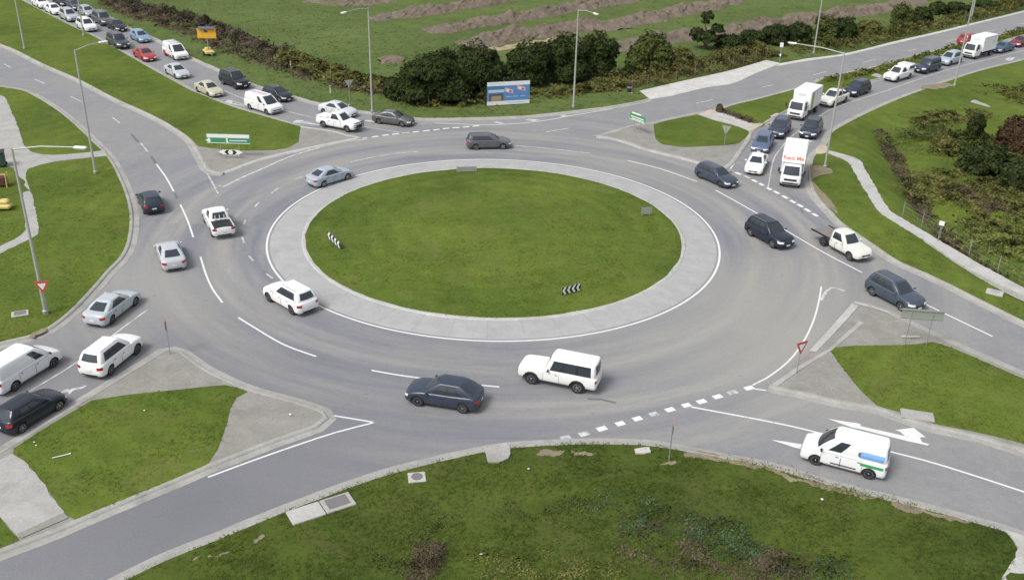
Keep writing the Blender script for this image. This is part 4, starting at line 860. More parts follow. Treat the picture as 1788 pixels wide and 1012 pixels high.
# flat tray pickup
lay(proto('traycab'), fb, cream, .82)
MB().box((-1.75, 0, .72), (2.3, .75, .22), ch=.02).build('chassis', MT['under'], fb)
tr = MB().box((-1.85, 0, .95), (2.2, 1.9, .07), ch=.02).build('tray', MT['tray_floor'], fb)
for y in (-.93, .93): MB().box((-1.85, y, 1.0), (2.2, .05, .12)).build('tray_rail', MT['under'], tr)
hb = MB(); hb.tube([(-.78, -.85, .98), (-.78, -.85, 1.75), (-.78, .85, 1.75), (-.78, .85, .98)], .03, 6)
for y in (-.4, 0, .4): hb.tube([(-.78, y, .98), (-.78, y, 1.75)], .02, 6)
hb.build('headboard', MT['alloy'], tr); MB().box((-1.05, .45, 1.12), (.35, .6, .3), ch=.04).build('toolbox', MT['pale_concrete'], tr)
wp = []
for sd in (1, -1): add_wheel(wp, -1.55, sd*.76, .385, sd, 'traycab')
lay(wp, fb, cream)
# pickup details
bb = MB()
for z in (.62, .85, 1.12): bb.tube([(2.62, -.8, z), (2.82, -.55, z), (2.84, .55, z), (2.62, .8, z)], .045, 6)
for y in (-.55, -.2, .2, .55): bb.tube([(2.83, y, .5), (2.83, y, 1.14)], .04, 6)
bb.build('bull_bar', MT['black_plastic'], u1, smooth=60)
for sd in (1, -1): MB().box((-.98, sd*.86, 1.42), (.22, .05, .5), ch=.02).build('sail_panel', MT['box_white'], u1)
MB().box((-1.85, 0, 1.17), (1.5, 1.5, .05), ch=.02).build('tray_cover', MT['box_white'], u1)
for k, y in enumerate((-.36, 0, .36)): MB().box((-.98, y, 1.36), (.05, .07, .42), M=Matrix.Rotation(R(14), 3, 'Y')).build('window_bar', MT['box_grey'], u2)
MB().grid([[Vector((x, y, z)) for y in (-.77, 0, .77)] for x, z in ((-1.05, 1.13), (-1.7, 1.11), (-2.5, 1.09))]).build('tray_cover', MT['black_plastic'], u2)
cp = MB(); cp.box((-1.78, 0, 1.52), (1.75, 1.72, .86), ch=.07); c_ = cp.build('canopy', MT['box_white'], u3, smooth=50)
for sd in (1, -1): MB().box((-1.78, sd*.872, 1.6), (1.3, .02, .4)).build('canopy_window', MT['glass'], c_)
for x in (-1.2, -2.3): MB().tube([(x, -.75, 2.0), (x, .75, 2.0)], .03, 6).build('rack_bar', MT['alloy'], c_)
# van liveries and racks
for sd in (1, -1):
    MB().grid([[Vector((x, sd*(.972), z)) for x in np.linspace(-2.0, .9, 8)] for z in (.35, .78)]).build('red_side_panel', MT['red_panel'], v)
for x in (-1.9, -.7, .4): MB().tube([(x, -.7, 2.0), (x, .7, 2.0)], .03, 6).build('rack_bar', MT['alloy'], v)
MB().tube([(-2.1, .55, 2.03), (.5, .55, 2.03)], .05, 6).build('roof_load', MT['alloy'], v)
for y in (-.25, .1): MB().tube([(-1.9, y, 1.98), (.6, y, 1.98)], .025, 6).build('ladder_rail', MT['bb_pink'], v2)
for k in range(8): MB().tube([(-1.8+k*.33, -.25, 1.98), (-1.8+k*.33, .1, 1.98)], .018, 5).build('ladder_rung', MT['bb_pink'], v2)
mvW = 1.80/2+.013
for sd in (1, -1):
    MB().grid([[Vector((x, sd*mvW, z)) for x in np.linspace(-2.0, -.85, 5)] for z in (.72, .88)]).build('green_stripe', MT['green_stripe'], v3)
    MB().grid([[Vector((x, sd*(.86-.0), 1.14)) for x in np.linspace(-1.95, -.75, 5)], [Vector((x, sd*(.86+.022), 1.32)) for x in np.linspace(-1.95, -.75, 5)], [Vector((x, sd*(.835), 1.5)) for x in np.linspace(-1.95, -.8, 5)]]).build('blue_side_panel', MT['sky_blue'], v3)
    MB().box((-.74, sd*.868, 1.33), (.12, .02, .22)).build('dark_emblem', MT['bb_dark'], v3)
    MB().grid([[Vector((x, sd*mvW, z)) for x in np.linspace(-.7, .6, 5)] for z in (.4, .47)]).build('sill_trim', MT['black_plastic'], v3)
# ------------------------------------------------------------------ street furniture
def proj(p):
    q = p-Vector((0, 0, CH)); d = q.dot(FW); return CX+q.dot(RT)/d*FPX, CY-q.dot(UP)/d*FPX
def lamp(bx, by, label, arm=None, h=11.7, foot=.13, wide=1.0, ty=None):
    if ty is not None:
        lo, hi = 6, 18; b_ = at(bx, by, foot)
        for _ in range(30):
            h = (lo+hi)/2
            if proj(b_+Vector((0, 0, h)))[1] > ty: lo = h
            else: hi = h
    p = at(bx, by, foot); t = empty('street_lamp', p); tag(t, label, 'street lamp', 'street lamps round the roundabout')
    MB().lathe([(.2*wide, 0), (.2*wide, .25), (.14*wide, .3)], 12, axis='Z').build('base_plate', MT['galv'], t)
    MB().tube([(0, 0, 0), (0, 0, h*.5), (0, 0, h)], [.115*wide, .095*wide, .07*wide], 10).build('pole', MT['lamp_pole'], t, smooth=50)
    if arm:
        e = at(arm[0], arm[1], h+.3)-Vector((p.x, p.y, 0)); e.z = h+.45-foot; d = Vector((e.x, e.y, 0)); ln = d.length; d.normalize()
        if ln > 5.5: e = d*5.5+Vector((0, 0, e.z)); ln = 5.5
        MB().tube([(0, 0, h-.1), (d.x*ln*.4, d.y*ln*.4, h+.2), (d.x*(ln-.5), d.y*(ln-.5), h+.42-foot)], [.055, .05, .04], 8).build('arm', MT['lamp_pole'], t, smooth=60)
        a = math.atan2(d.y, d.x); M = Matrix.Rotation(a, 3, 'Z')
        hd = MB().box(M @ Vector((ln-.25, 0, 0))+Vector((0, 0, h+.42-foot)), (.85, .3, .14), 0, M, .05).build('lantern', MT['sign_white'], t)
        MB().box(M @ Vector((ln-.2, 0, 0))+Vector((0, 0, h+.34-foot)), (.5, .22, .03), 0, M).build('lens', MT['lamp_clear'], hd)
    return t
lamp(80, 547, 'tall street lamp at left with a give way sign at its foot', (147, 261), ty=258)
lamp(167, 303, 'street lamp on the left verge beside the footpath end', (185, 75), ty=87)
lamp(43, 86, 'street lamp pole on the left median, cut by the top edge', (20, -150))
lamp(146.5, 63, 'slim street lamp standing among the queued cars at upper left', (190, -190))
lamp(650, 196, 'street lamp behind the dark grey sedan on the far verge', (598, 25), ty=14)
lamp(1001, 188, 'street lamp to the right of the blue billboard', (1042, 27), ty=17)
lamp(1440, 293, 'street lamp on the right verge by the footpath ramp', (1379, 77), ty=92)
lamp(1420.5, 94, 'street lamp on the far side of the upper right road', (1395, -120))
lamp(1666, 151, 'street lamp on the grass beside the upper right queue', (1600, -90))
lamp(1695, 36, 'farthest street lamp beyond the upper right road', (1660, -190))

def post_sign(name, bx, by, label, cat, parts, h, rz, foot=.13, posts=(0,), r=.035, m='galv', group=None):
    "parts: list of (name, material, list of (y, z) outline, x offset, parent index)"
    t = empty(name, at(bx, by, foot), rz); tag(t, label, cat, group)
    for y in posts: MB().tube([(0, y, 0), (0, y, h)], r, 7).build('post', MT[m], t)
    obs = []
    for pn, pm, out, xo, par in parts:
        n = len(out); vs = [(xo, y, z) for y, z in out]+[(xo-.02, y, z) for y, z in out]
        o = MB().add(vs, [tuple(range(n)), tuple(range(2*n-1, n-1, -1))]+[(i, n+i, n+(i+1) % n, (i+1) % n) for i in range(n)]).build(pn, MT[pm], t if par is None else obs[par]); obs.append(o)
    return t
def face(bx, by, tx, ty):
    a = at(bx, by); b = at(tx, ty); return math.atan2(b.y-a.y, b.x-a.x)
def tri(c, w, h): return [(-w/2, c+h/2), (w/2, c+h/2), (w*.04, c-h/2), (-w*.04, c-h/2)]
def give_way(bx, by, toward, label, foot=.13, h=2.4):
    post_sign('give_way_sign', bx, by, label, 'road sign', [('sign_plate', 'sign_red', tri(h-.35, .98, .86), .06, None), ('sign_face', 'sign_white', tri(h-.31, .56, .46), .066, 0), ('sign_back', 'sign_back', tri(h-.35, .97, .85), .035, None)], h-.05, toward, foot, group='give way signs at the entries')
give_way(84, 549, R(-75), 'red and white give way sign at the foot of the left lamp', h=2.5)
give_way(297, 618, R(-160), 'red give way sign seen side on at the left splitter island tip', h=2.5)
give_way(1391, 650, R(-60), 'red give way triangle at the right splitter island', h=2.2)
_s = at(1168, 803); give_way(1168, 803, math.atan2(_s.y, _s.x)-math.pi/2, 'thin give way sign seen edge on at the near kerb', h=2.5)
give_way(1264, 258, R(65), 'grey back of a give way sign on the upper right splitter grass', h=2.3)
give_way(611, 184, R(105), 'pale back of a give way sign on the far verge behind the queue', h=2.9)
def rect(y0, y1, z0, z1): return [(y0, z0), (y1, z0), (y1, z1), (y0, z1)]
# green direction sign, left median
pts = [('sign_board', 'sign_green', rect(-2.2, 2.2, 1.35, 2.35), .08, None), ('top_panel', 'sign_white', rect(-2.1, 2.1, 1.93, 2.3), .09, 0), ('arrow_mark', 'sign_white', [(-2.25, 1.65), (-1.85, 1.92), (-1.75, 1.65), (-1.85, 1.4)], .09, 0), ('text_band', 'sign_teal', rect(.0, 1.95, 1.48, 1.84), .092, 0), ('text_line', 'sign_white', rect(.1, 1.85, 1.62, 1.70), .1, 0), ('divider', 'sign_white', rect(-.2, -.05, 1.42, 1.9), .1, 0), ('border', 'sign_white', rect(-2.1, 2.1, 1.37, 1.42), .1, 0)]
post_sign('direction_sign', 402, 273, 'wide green and white direction sign on two posts, left median', 'road sign', pts, 2.3, R(-90), .14, (-.85, 1.0))
# black and white keep left board
cir = lambda cy, cz, r, n=14: [(cy+r*math.cos(2*math.pi*k/n), cz+r*math.sin(2*math.pi*k/n)) for k in range(n)]
post_sign('hazard_board', 404, 276, 'white and black eye shaped hazard board under the green sign', 'road sign', [('board', 'sign_white', [(-1.2, .62), (-.75, .38), (.75, .38), (1.2, .62), (.75, .86), (-.75, .86)], .05, None), ('black_disc', 'sign_black', [(-.62, .62), (-.4, .4), (.4, .4), (.62, .62), (.4, .84), (-.4, .84)], .056, 0), ('white_centre', 'sign_white', cir(0, .62, .24), .062, 0)], .7, R(-90), .14, (-.6, .6))
# green sign seen obliquely, upper right splitter
_a = face(1095, 222, 1124, 233)-math.pi/2
gs = post_sign('direction_sign', 1112, 231, 'green direction sign seen at a slant on the upper right island tip', 'road sign', [('sign_board', 'sign_green', rect(-1.25, 1.25, 1.25, 1.95), .06, None), ('text_line', 'sign_white', rect(-1.1, 1.0, 1.58, 1.68), .07, 0), ('text_line', 'sign_white', rect(-.9, 1.1, 1.38, 1.46), .07, 0), ('border', 'sign_white', rect(-1.22, 1.22, 1.26, 1.32), .07, 0)], 1.95, _a, .14, (-.5, .5))
MB().box((.0, -.25, 1.98), (.12, 1.4, .16)).build('upper_blade', MT['sign_white'], gs)
# back of the big sign on the right
s = post_sign('direction_sign', 1597, 603, 'grey back of a wide direction sign on two thin posts', 'road sign', [('sign_board', 'sign_back', rect(-1.45, 1.3, 2.0, 2.75), .04, None)], 2.75, R(84), .14, (-.75, .65), .03)
for z in (2.1, 2.68): MB().box((-.02, -.05, z), (.05, 2.85 if z < 2.5 else 3.1, .07)).build('stiffener', MT['sign_back'], s)
s2 = empty('fallen_board', at(1590, 588, .16), R(4)); tag(s2, 'pale board lying flat under the big sign back', 'board'); MB().box((0, 0, .03), (1.3, .22, .07), ch=.015).build('plank', MT['pale_concrete'], s2); MB().box((-.5, 0, .08), (.2, .2, .05), ch=.015).build('end_cleat', MT['pale_concrete'], s2)
# chevron boards on the central island
def chevron(ax, ay, bx, by, label, n=4, foot=.3, z0=.12, z1=.72):
    a, b = at(ax, ay, foot), at(bx, by, foot); w = (b-a).length; rz = math.atan2(b.y-a.y, b.x-a.x)-math.pi/2; c = (a+b)/2; hm = (z0+z1)/2
    pr = [('board', 'sign_black', rect(-w/2, w/2, z0, z1), .03, None), ('board_back', 'sign_back', rect(-w/2, w/2, z0, z1), .005, None)]
    q = w/n
    for k in range(n):
        y = -w/2+q*k+.04*q
        pr.append(('chevron_mark', 'sign_white', [(y, hm), (y+q*.42, z0+.02), (y+q*.86, z0+.02), (y+q*.44, hm), (y+q*.86, z1-.02), (y+q*.42, z1-.02)], .04, 0))
    o = post_sign('chevron_board', 0, 0, label, 'road sign', pr, .4, rz, foot, (-w*.35, w*.35), .04, 'galv', 'chevron boards on the central island'); o.location = c; return o
chevron(981, 517, 1013, 509, 'black and white chevron board on the near side of the central island')
chevron(573, 417, 595, 437, 'black and white chevron board on the left side of the central island')
chevron(1137, 375, 1119, 376, 'grey back of a chevron board on the right of the central island', foot=.35, z1=.75)
chevron(832, 301, 797, 302, 'pale chevron board on the far side of the central island', foot=.2, z1=.6)
# billboard
bx, by = 888, 186; p = at(850, 189); q = at(924, 184.5); bw = (q-p).length; mid = (p+q)/2; a = math.atan2(q.y-p.y, q.x-p.x)
t = empty('billboard', (mid.x, mid.y, .15), a); tag(t, 'blue and white billboard in front of the dark bushes', 'billboard')
bh = 2.75
for x in (-bw*.38, 0, bw*.38): MB().box((x, .1, 1.2), (.1, .1, 2.6)).build('support_post', MT['wood'], t)
B = MB().box((0, 0, .15+bh/2), (bw, .06, bh)).build('panel', MT['bb_blue'], t)
def bbq(name, x0, x1, z0, z1, m, dz=0, yo=-.034, sk=0):
    MB().add([(bw*(x0-.5), yo, .15+bh*z0), (bw*(x1-.5), yo, .15+bh*(z0+sk)), (bw*(x1-.5), yo, .15+bh*(z1+sk)), (bw*(x0-.5), yo, .15+bh*z1)], [(0, 1, 2, 3)]).build(name, MT[m], B)
bbq('white_header', 0, 1, .83, 1, 'sign_white'); bbq('white_footer', 0, 1, 0, .17, 'sign_white'); bbq('left_band', 0, .4, .66, .83, 'bb_dblue'); bbq('text_band', .03, .4, .55, .67, 'bb_pale', 0, -.036); bbq('picture', .05, .38, .18, .5, 'bb_dark'); bbq('picture_mound', .1, .33, .19, .4, 'bb_sand', 0, -.038)
for x0, z0 in ((.41, .58), (.70, .66)):
    bbq('emblem', x0, x0+.2, z0, z0+.17, 'bb_pink', 0, -.037, -.12); bbq('emblem_mark', x0+.04, x0+.12, z0-.0, z0+.1, 'sign_white', 0, -.039, -.05); bbq('emblem_mark', x0+.1, x0+.16, z0-.03, z0+.04, 'sign_red', 0, -.04, -.03)
for x0 in (.45, .6, .78): bbq('text_line', x0, x0+.12, .33, .36, 'bb_pale', 0, -.037)
bbq('header_text', .06, .4, .9, .93, 'bb_pale', 0, -.037); bbq('footer_text', .5, .9, .07, .1, 'bb_pale', 0, -.037)
# roadwork message trailer
t = empty('message_trailer', at(365, 97, .15), R(-60)); tag(t, 'orange roadwork message board on a trailer, far left verge', 'trailer')
MB().box((0, 0, .55), (1.9, 1.2, .35), ch=.06).build('trailer_bed', MT['pale_yellow'], t); MB().tube([(.9, 0, .5), (2.1, 0, .45)], .05, 6).build('draw_bar', MT['galv'], t)
MB().box((-.3, 0, .85), (.7, .8, .35), ch=.08).build('battery_box', MT['pale_yellow'], t)
for y in (-.68, .68): o = MB().lathe([(.2, -.09), (.32, -.08), (.32, .08), (.2, .09)], 16, c=(0, 0, 0)).build('wheel', MT['tyre'], t, (-.1, y, .32)); MB().lathe([(.19, -.095), (.15, -.1)], 12).build('rim', MT['rim'], o)
MB().tube([(0, 0, .7), (0, 0, 2.5)], .07, 8).build('mast', MT['galv'], t)
o = MB().box((0, 0, 0), (.16, 2.5, 1.35), ch=.03).build('board_frame', MT['orange'], t, (0, 0, 3.0), (0, 0, R(-25))); MB().box((.085, -.1, .3), (.02, .5, .35)).build('dark_display', MT['bb_dark'], o)
for k in range(3): MB().box((.083, -.9+.9*k, -.25), (.02, .7, .5)).build('display_panel', MT['yellow'], o)
MB().box((0, 0, .74), (.75, 2.2, .05), M=Matrix.Rotation(R(12), 3, 'Y')).build('solar_panel', MT['solar'], o)
# small furniture
post_sign('roadwork_sign', 1468, 158, 'small orange roadwork sign on the upper right median', 'road sign', [('plate', 'orange', rect(-.55, .55, .5, 1.45), .04, None)], 1.2, R(-30), .14, (-.3, .3))
t = empty('camera_post', at(1361, 108, .1)); tag(t, 'white instrument box on a pole at the end of the wire fence', 'post'); MB().tube([(0, 0, 0), (0, 0, 2.2)], .05, 6).build('pole', MT['galv'], t); MB().box((0, 0, 2.35), (.45, .4, .6), ch=.06).build('housing', MT['sign_white'], t); MB().box((0, -.02, .95), (.22, .2, .35), ch=.04).build('meter_box', MT['sign_white'], t)
for x, y, l in ((671, 167, 'white guide post nearest the far lamp, at the foot of the brown slope'), (694.5, 176, 'white guide post left of the dark bush'), (749, 184, 'white guide post at the grass edge below the dark bush'), (508, 120, 'white marker post in the brown scrub behind the black hatchback'), (577, 163, 'white marker post on the far verge between the queue and the scrub')):
    t = empty('guide_post', at(x, y, .13)); tag(t, l, 'post', 'guide posts on the far verge'); MB().box((0, 0, .5), (.1, .1, 1.0), ch=.02).build('shaft', MT['sign_white'], t); MB().box((0, -.055, .85), (.07, .02, .12)).build('reflector', MT['sign_red'], t)
t = empty('litter_bin', at(1098.5, 162, .13)); tag(t, 'dark bin with a grey band beside the end of the wire fence', 'bin'); MB().lathe([(.22, 0), (.26, .1), (.28, .7), (.27, .72)], 14, axis='Z').build('drum', MT['sign_black'], t); MB().lathe([(.285, .62), (.285, .82)], 14, axis='Z').build('band', MT['galv'], t); MB().lathe([(.28, .8), (.24, 1.15), (.1, 1.25)], 14, axis='Z').build('hood', MT['sign_black'], t); MB().box((0, -.1, .02), (.8, .6, .06), ch=.02).build('footing', MT['pale_concrete'], t)
t = empty('path_sign', at(1637, 421, .2)); tag(t, 'white plate on a thin post by the right wire fence', 'sign'); MB().tube([(0, 0, 0), (0, 0, 1.75)], .03, 6).build('post', MT['galv'], t); MB().box((0, -.04, 1.65), (.42, .03, .38), M=Matrix.Rotation(R(-30), 3, 'Z')).build('plate', MT['sign_white'], t)
# work gear at the left edge
t = empty('waste_bin', at(2, 290, .2), R(20)); tag(t, 'dark green bin on the concrete at the left edge', 'bin'); MB().box((0, 0, .75), (.9, 1.1, 1.3), ch=.1).build('drum', MT['dark_green'], t); MB().box((0, 0, 1.45), (1.0, 1.2, .14), ch=.05).build('lid', MT['sign_black'], t)
for y in (-.4, .4): MB().lathe([(.16, -.05), (.16, .05)], 10, c=(.4, y, .16)).build('wheel', MT['tyre'], t)
t = empty('tool_crate', at(2, 325, .2), R(12)); tag(t, 'maroon crate with a yellow frame on the grass at the left edge', 'crate'); MB().box((0, 0, .55), (1.0, .8, .8), ch=.05).build('crate_body', MT['maroon'], t)
for a_ in (-.55, .6):
    MB().tube([(a_, -.45, 0), (a_, -.3, 1.25)], .05, 6).build('frame_leg', MT['pale_yellow'], t); MB().tube([(a_, .45, 0), (a_, .3, 1.25)], .05, 6).build('frame_leg', MT['pale_yellow'], t)
MB().tube([(-.55, -.3, 1.2), (.6, -.3, 1.2)], .05, 6).build('frame_bar', MT['pale_yellow'], t)
t = empty('plant_skid', at(4, 365, .2), R(8)); tag(t, 'pale yellow machine skid lying on the grass at the left edge', 'machine'); MB().box((0, 0, .3), (1.6, .9, .4), ch=.12).build('hull', MT['pale_yellow'], t); MB().box((.25, .1, .65), (.8, .7, .4), ch=.12).build('hood', MT['pale_yellow'], t); MB().box((-.5, -.1, .55), (.4, .5, .12), ch=.04).build('panel', MT['bb_pink'], t)
t = empty('stray_pipe', at(107, 796, .2), R(28)); tag(t, 'thin white pipe lying on the lower left island grass', 'pipe'); MB().tube([(-.45, 0, .03), (.45, 0, .03)], .028, 7).build('tube', MT['sign_white'], t); MB().lathe([(.035, 0), (.05, .03), (.05, .06)], 8, axis='Z', c=(.45, 0, .0)).build('socket', MT['sign_white'], t)
for k, (x, y, l) in enumerate(((59.5, 772, 'scrap of white litter near the left corner of the lower island'), (63, 778, 'smaller white scrap beside the litter on the lower left island'), (252, 717, 'white scrap in the middle of the lower left island grass'), (335, 667, 'white scrap on the pavement of the lower left splitter island'), (292, 681, 'pale scrap at the top grass edge of the lower left island'), (507, 724, 'white scrap on the rounded nose of the lower left island'), (923, 819, 'small white scrap on the near verge below the roundabout'), (840, 968, 'pale scrap in the near scrub'), (1435, 872, 'white scrap on the near verge below the delivery van'))):
    mb = MB(); r_ = rng.uniform(.05, .085); mb.add([(r_*math.cos(i*1.05)*rng.uniform(.6, 1.2), r_*math.sin(i*1.05)*rng.uniform(.5, 1), .01+rng.uniform(0, .07)) for i in range(6)]+[(0, 0, .09)], [(i, (i+1) % 6, 6) for i in range(6)])
    tag(mb.build('litter_scrap', MT['sign_white'], None, at(x, y, .24)), l, 'litter', 'litter on the grass')

# ------------------------------------------------------------------ wire fences
def fence(pts, h, label, sp=3.0, m='galv', nw=5, vw=.5):
    P = catmull(px(pts), sp); o = empty('wire_fence', P[0]); tag(o, label, 'fence'); off = P[0]
    for p in P: MB().tube([(0, 0, 0), (0, 0, h)], .035, 6).build('fence_post', MT[m], o, p-off+Vector((0, 0, .1)))
    wm = MB()
    for k in range(nw):
        z = .15+h*(k+.5)/nw
        for a, b in zip(P, P[1:]): wm.tube([a-off+Vector((0, 0, z)), b-off+Vector((0, 0, z))], .006, 3, cap=False)
    for a, b in zip(P, P[1:]):
        for k in range(int(sp/vw)): q = a.lerp(b, k*vw/sp)-off; wm.tube([q+Vector((0, 0, .15)), q+Vector((0, 0, h))], .006, 3, cap=False)
    tag(wm.build('wire_mesh', MT[m], o, recalc=False), kind='stuff')
fence([(1103, 161), (1180, 143), (1240, 130), (1279, 121), (1338, 104)], 1.7, 'wire fence along the gravel shoulder in front of the bushes', 2.6, 'wood', 6, .42)
fence([(1575, 379), (1608, 398.5), (1640, 418), (1691, 448), (1741, 476), (1790, 502), (1850, 531)], 1.4, 'thin wire fence along the upper edge of the right footpath', 2.8, 'galv', 4, .7)

# ------------------------------------------------------------------ spoil heaps in the far field
def ridge(pts, wd, h, label, m='spoil', seed=0):
    P = catmull(px(pts), .7); rows = []; n = len(P); NS = 16
    for i, p in enumerate(P):
        t = (P[min(i+3, n-1)]-P[max(i-3, 0)]).normalized(); nn = Vector((-t.y, t.x, 0)); e = math.sin(math.pi*min(1, max(.01, (i+.3)/(n-.4))))**.4
        row = []
        for k in range(NS+1):
            u = k/NS*2-1; x, y = p.x+nn.x*u*wd/2, p.y+nn.y*u*wd/2
            z = 1.25*h*e*max(0, 1-u*u)*(.72+.55*nz(x, y, .22, seed)+.45*nz(x, y, .6, seed+2)+.4*nz(x, y, 1.5, seed+5))
            row.append(Vector((x+nn.x*.9*nz(x, y, .4, 8)+.3*nz(x, y, 1.9, 3), y+nn.y*.9*nz(x, y, .4, 8)+.3*nz(x, y, 1.9, 4), max(.0, z) if 0 < k < NS else -.15)))
        rows.append(row)
    o = MB().grid(rows).build('spoil_heap', MT[m], None, (0, 0, .0)); tag(o, label, 'earth heap', 'spoil heaps in the far field')
ridge([(530, 4), (600, 10), (690, 2)], 5.6, 0.83, 'short brown earth ridge at the top edge above the far lamp', seed=1)
ridge([(645, 36), (720, 27), (800, 14), (890, -2), (960, -12)], 7.2, 1.10, 'long brown earth ridge farthest back in the field', seed=2)
ridge([(735, 62), (810, 48), (890, 35), (990, 19), (1080, 4), (1150, -8)], 6.4, 1.04, 'second long earth ridge across the field', seed=3)
ridge([(805, 82), (850, 74), (900, 64), (980, 56), (1040, 46), (1082, 55)], 7.2, 1.16, 'earth ridge with sandy foot directly behind the bushes', seed=4)
ridge([(838, 92), (890, 84), (950, 74), (975, 66)], 3.2, 0.44, 'sandy yellow bank between the two dark bush groups', 'sand', 5)
ridge([(1050, 48), (1110, 38), (1180, 24), (1250, 12), (1290, 2)], 7.2, 1.10, 'earth ridge behind the tall pale trunked tree', seed=6)
ridge([(1070, 92), (1120, 76), (1190, 66), (1260, 60), (1330, 50), (1400, 38), (1460, 28), (1540, 16), (1620, 4)], 7.2, 1.10, 'long earth ridge running behind the right hand tree row', seed=7)
ridge([(662, 111), (684, 108), (705, 111)], 4.8, 0.88, 'small lone brown earth mound left of the dark bush', seed=8)
ridge([(1520, 2), (1600, -8), (1680, -18)], 6.4, 0.99, 'earth ridge at the top right behind the trees', seed=9)

# ------------------------------------------------------------------ trees, bushes and scrub
def leaves(lobes, n, size, seed, flat=.0, fill=.45):
    r = np.random.RandomState(seed); V = []; NN = []; tot = sum(l[3]*l[5]+l[4]*l[5]+l[3]*l[4] for l in lobes)
    for l in lobes:
        k = int(n*(l[3]*l[5]+l[4]*l[5]+l[3]*l[4])/tot); d = r.normal(size=(k, 3)); d /= np.linalg.norm(d, axis=1)[:, None]
        d[:, 2] = np.where(d[:, 2] < -.35, -d[:, 2]*.6, d[:, 2])
        rad = 1-fill*r.rand(k)**2; clump = np.array([noise.noise(Vector((q*2.3+np.array([seed, l[0], l[1]])).tolist())) for q in d]); rad *= 1+.42*clump
        c = np.array(l[:3])+d*rad[:, None]*np.array(l[3:6])
        nr = d+r.normal(size=(k, 3))*.35+np.array([0, 0, .3]); nr /= np.linalg.norm(nr, axis=1)[:, None]; gn = nr+r.normal(size=(k, 3))*.3; a = np.cross(gn, r.normal(size=(k, 3))); a /= np.linalg.norm(a, axis=1)[:, None]; b = np.cross(gn, a); b /= np.linalg.norm(b, axis=1)[:, None]
        s = size*(.5+r.rand(k))[:, None]; q = np.stack([c-a*s, c-b*s*.7, c+a*s, c+b*s*.7], 1); V.append(q.reshape(-1, 3)); NN.append(np.repeat(nr, 4, 0))
    V = np.concatenate(V); V[:, 2] = np.maximum(V[:, 2], .02); return V, np.concatenate(NN)
def add_normals(me, N):
    at_ = me.attributes.new('crown_normal', 'FLOAT_VECTOR', 'POINT'); at_.data.foreach_set('vector', N.astype(np.float32).ravel())
def leafmesh(name, V, m, parent=None, loc=(0, 0, 0)):
    V, NN = V
    n = len(V)//4; me = bpy.data.meshes.new(name); me.vertices.add(4*n); me.loops.add(4*n); me.polygons.add(n)
    me.vertices.foreach_set('co', V.astype(np.float32).ravel()); me.loops.foreach_set('vertex_index', np.arange(4*n, dtype=np.int32)); me.polygons.foreach_set('loop_start', np.arange(0, 4*n, 4, dtype=np.int32))
    me.update(calc_edges=True); add_normals(me, NN); me.materials.append(MT[m]); return link(name, me, parent, loc)
def bush(bx, by, wpx, hpx, label, m='leaf_dark', n=3500, size=.28, seed=1, name='bush', cat='bush', lobes=None, trunk=True, group=None, base=.12, core=.5):
    s = mpp(bx, by); W = wpx*s; H = hpx*s/.93; t = empty(name, at(bx, by, base)); tag(t, label, cat, group); r = random.Random(seed)
    if lobes is None:
        lobes = [(0, 0, H*.45, W*.34, W*.30, H*.42)]
        for k in range(5): a = k*1.26+r.random(); lobes.append((math.cos(a)*W*.26, math.sin(a)*W*.2, H*.2, W*.22, W*.2, H*.22))
        for k in range(6): a = k*1.05+r.random(); q = W*.27; lobes.append((math.cos(a)*q*1.05, math.sin(a)*q*.8, H*r.uniform(.25, .62), W*r.uniform(.14, .22), W*.18, H*r.uniform(.2, .3)))
    else: lobes = [(a*W, b*W, c*H, d*W, e*W, f*H) for a, b, c, d, e, f in lobes]
    leafmesh('crown', leaves(lobes, int(n*1.7), size*.72, seed), m, t)
    if trunk:
        q = MB(); q.tube([(0, 0, -.1), (W*.02, 0, H*.3), (-W*.02, 0, H*.6)], [.05*H, .035*H, .015*H], 7)
        for l in lobes[1:]: q.tube([(0, 0, H*.12), (l[0]*.55, l[1]*.55, max(H*.2, l[2]*.7)), (l[0], l[1], l[2])], [.022*H, .016*H, .006*H], 5)
        q.build('trunk', MT['bark'], t)
    return t
TG = 'dark trees along the far verge'
bush(760, 174, 150, 88, 'large dark rounded bush left of the billboard', n=22000, size=.22, seed=1, name='dark_tree', cat='tree', group=TG)
bush(832, 170, 110, 96, 'tall dark bush right behind the billboard', n=17000, size=.22, seed=2, name='dark_tree', cat='tree', group=TG)
bush(700, 172, 70, 44, 'low dark bush at the left foot of the bush group', n=3500, size=.26, seed=3, name='dark_tree', cat='tree', group=TG)
bush(920, 148, 95, 78, 'dark tree just right of the billboard top', n=14000, size=.22, seed=4, name='dark_tree', cat='tree', group=TG)
bush(985, 142, 100, 84, 'broad dark tree behind the right far lamp', n=15000, size=.22, seed=5, name='dark_tree', cat='tree', group=TG)
bush(1042, 132, 80, 78, 'dark tree at the right end of the billboard bushes', n=12000, size=.22, seed=6, name='dark_tree', cat='tree', group=TG)
bush(1134, 124, 92, 72, 'rounded green bush between the two earth ridges', 'leaf_mid', 7500, .28, 7, 'green_tree', 'tree', group=TG)
t = bush(1230, 86, 60, 58, 'tall dark tree with bare pale trunk and tufted top', n=3600, size=.3, seed=8, name='tufted_tree', cat='tree', group=TG, lobes=[(0, 0, .9, .16, .16, .12), (.3, 0, .55, .18, .16, .14), (-.25, 0, .42, .2, .2, .15), (.05, 0, .3, .35, .3, .18), (-.05, 0, .75, .1, .1, .06)])
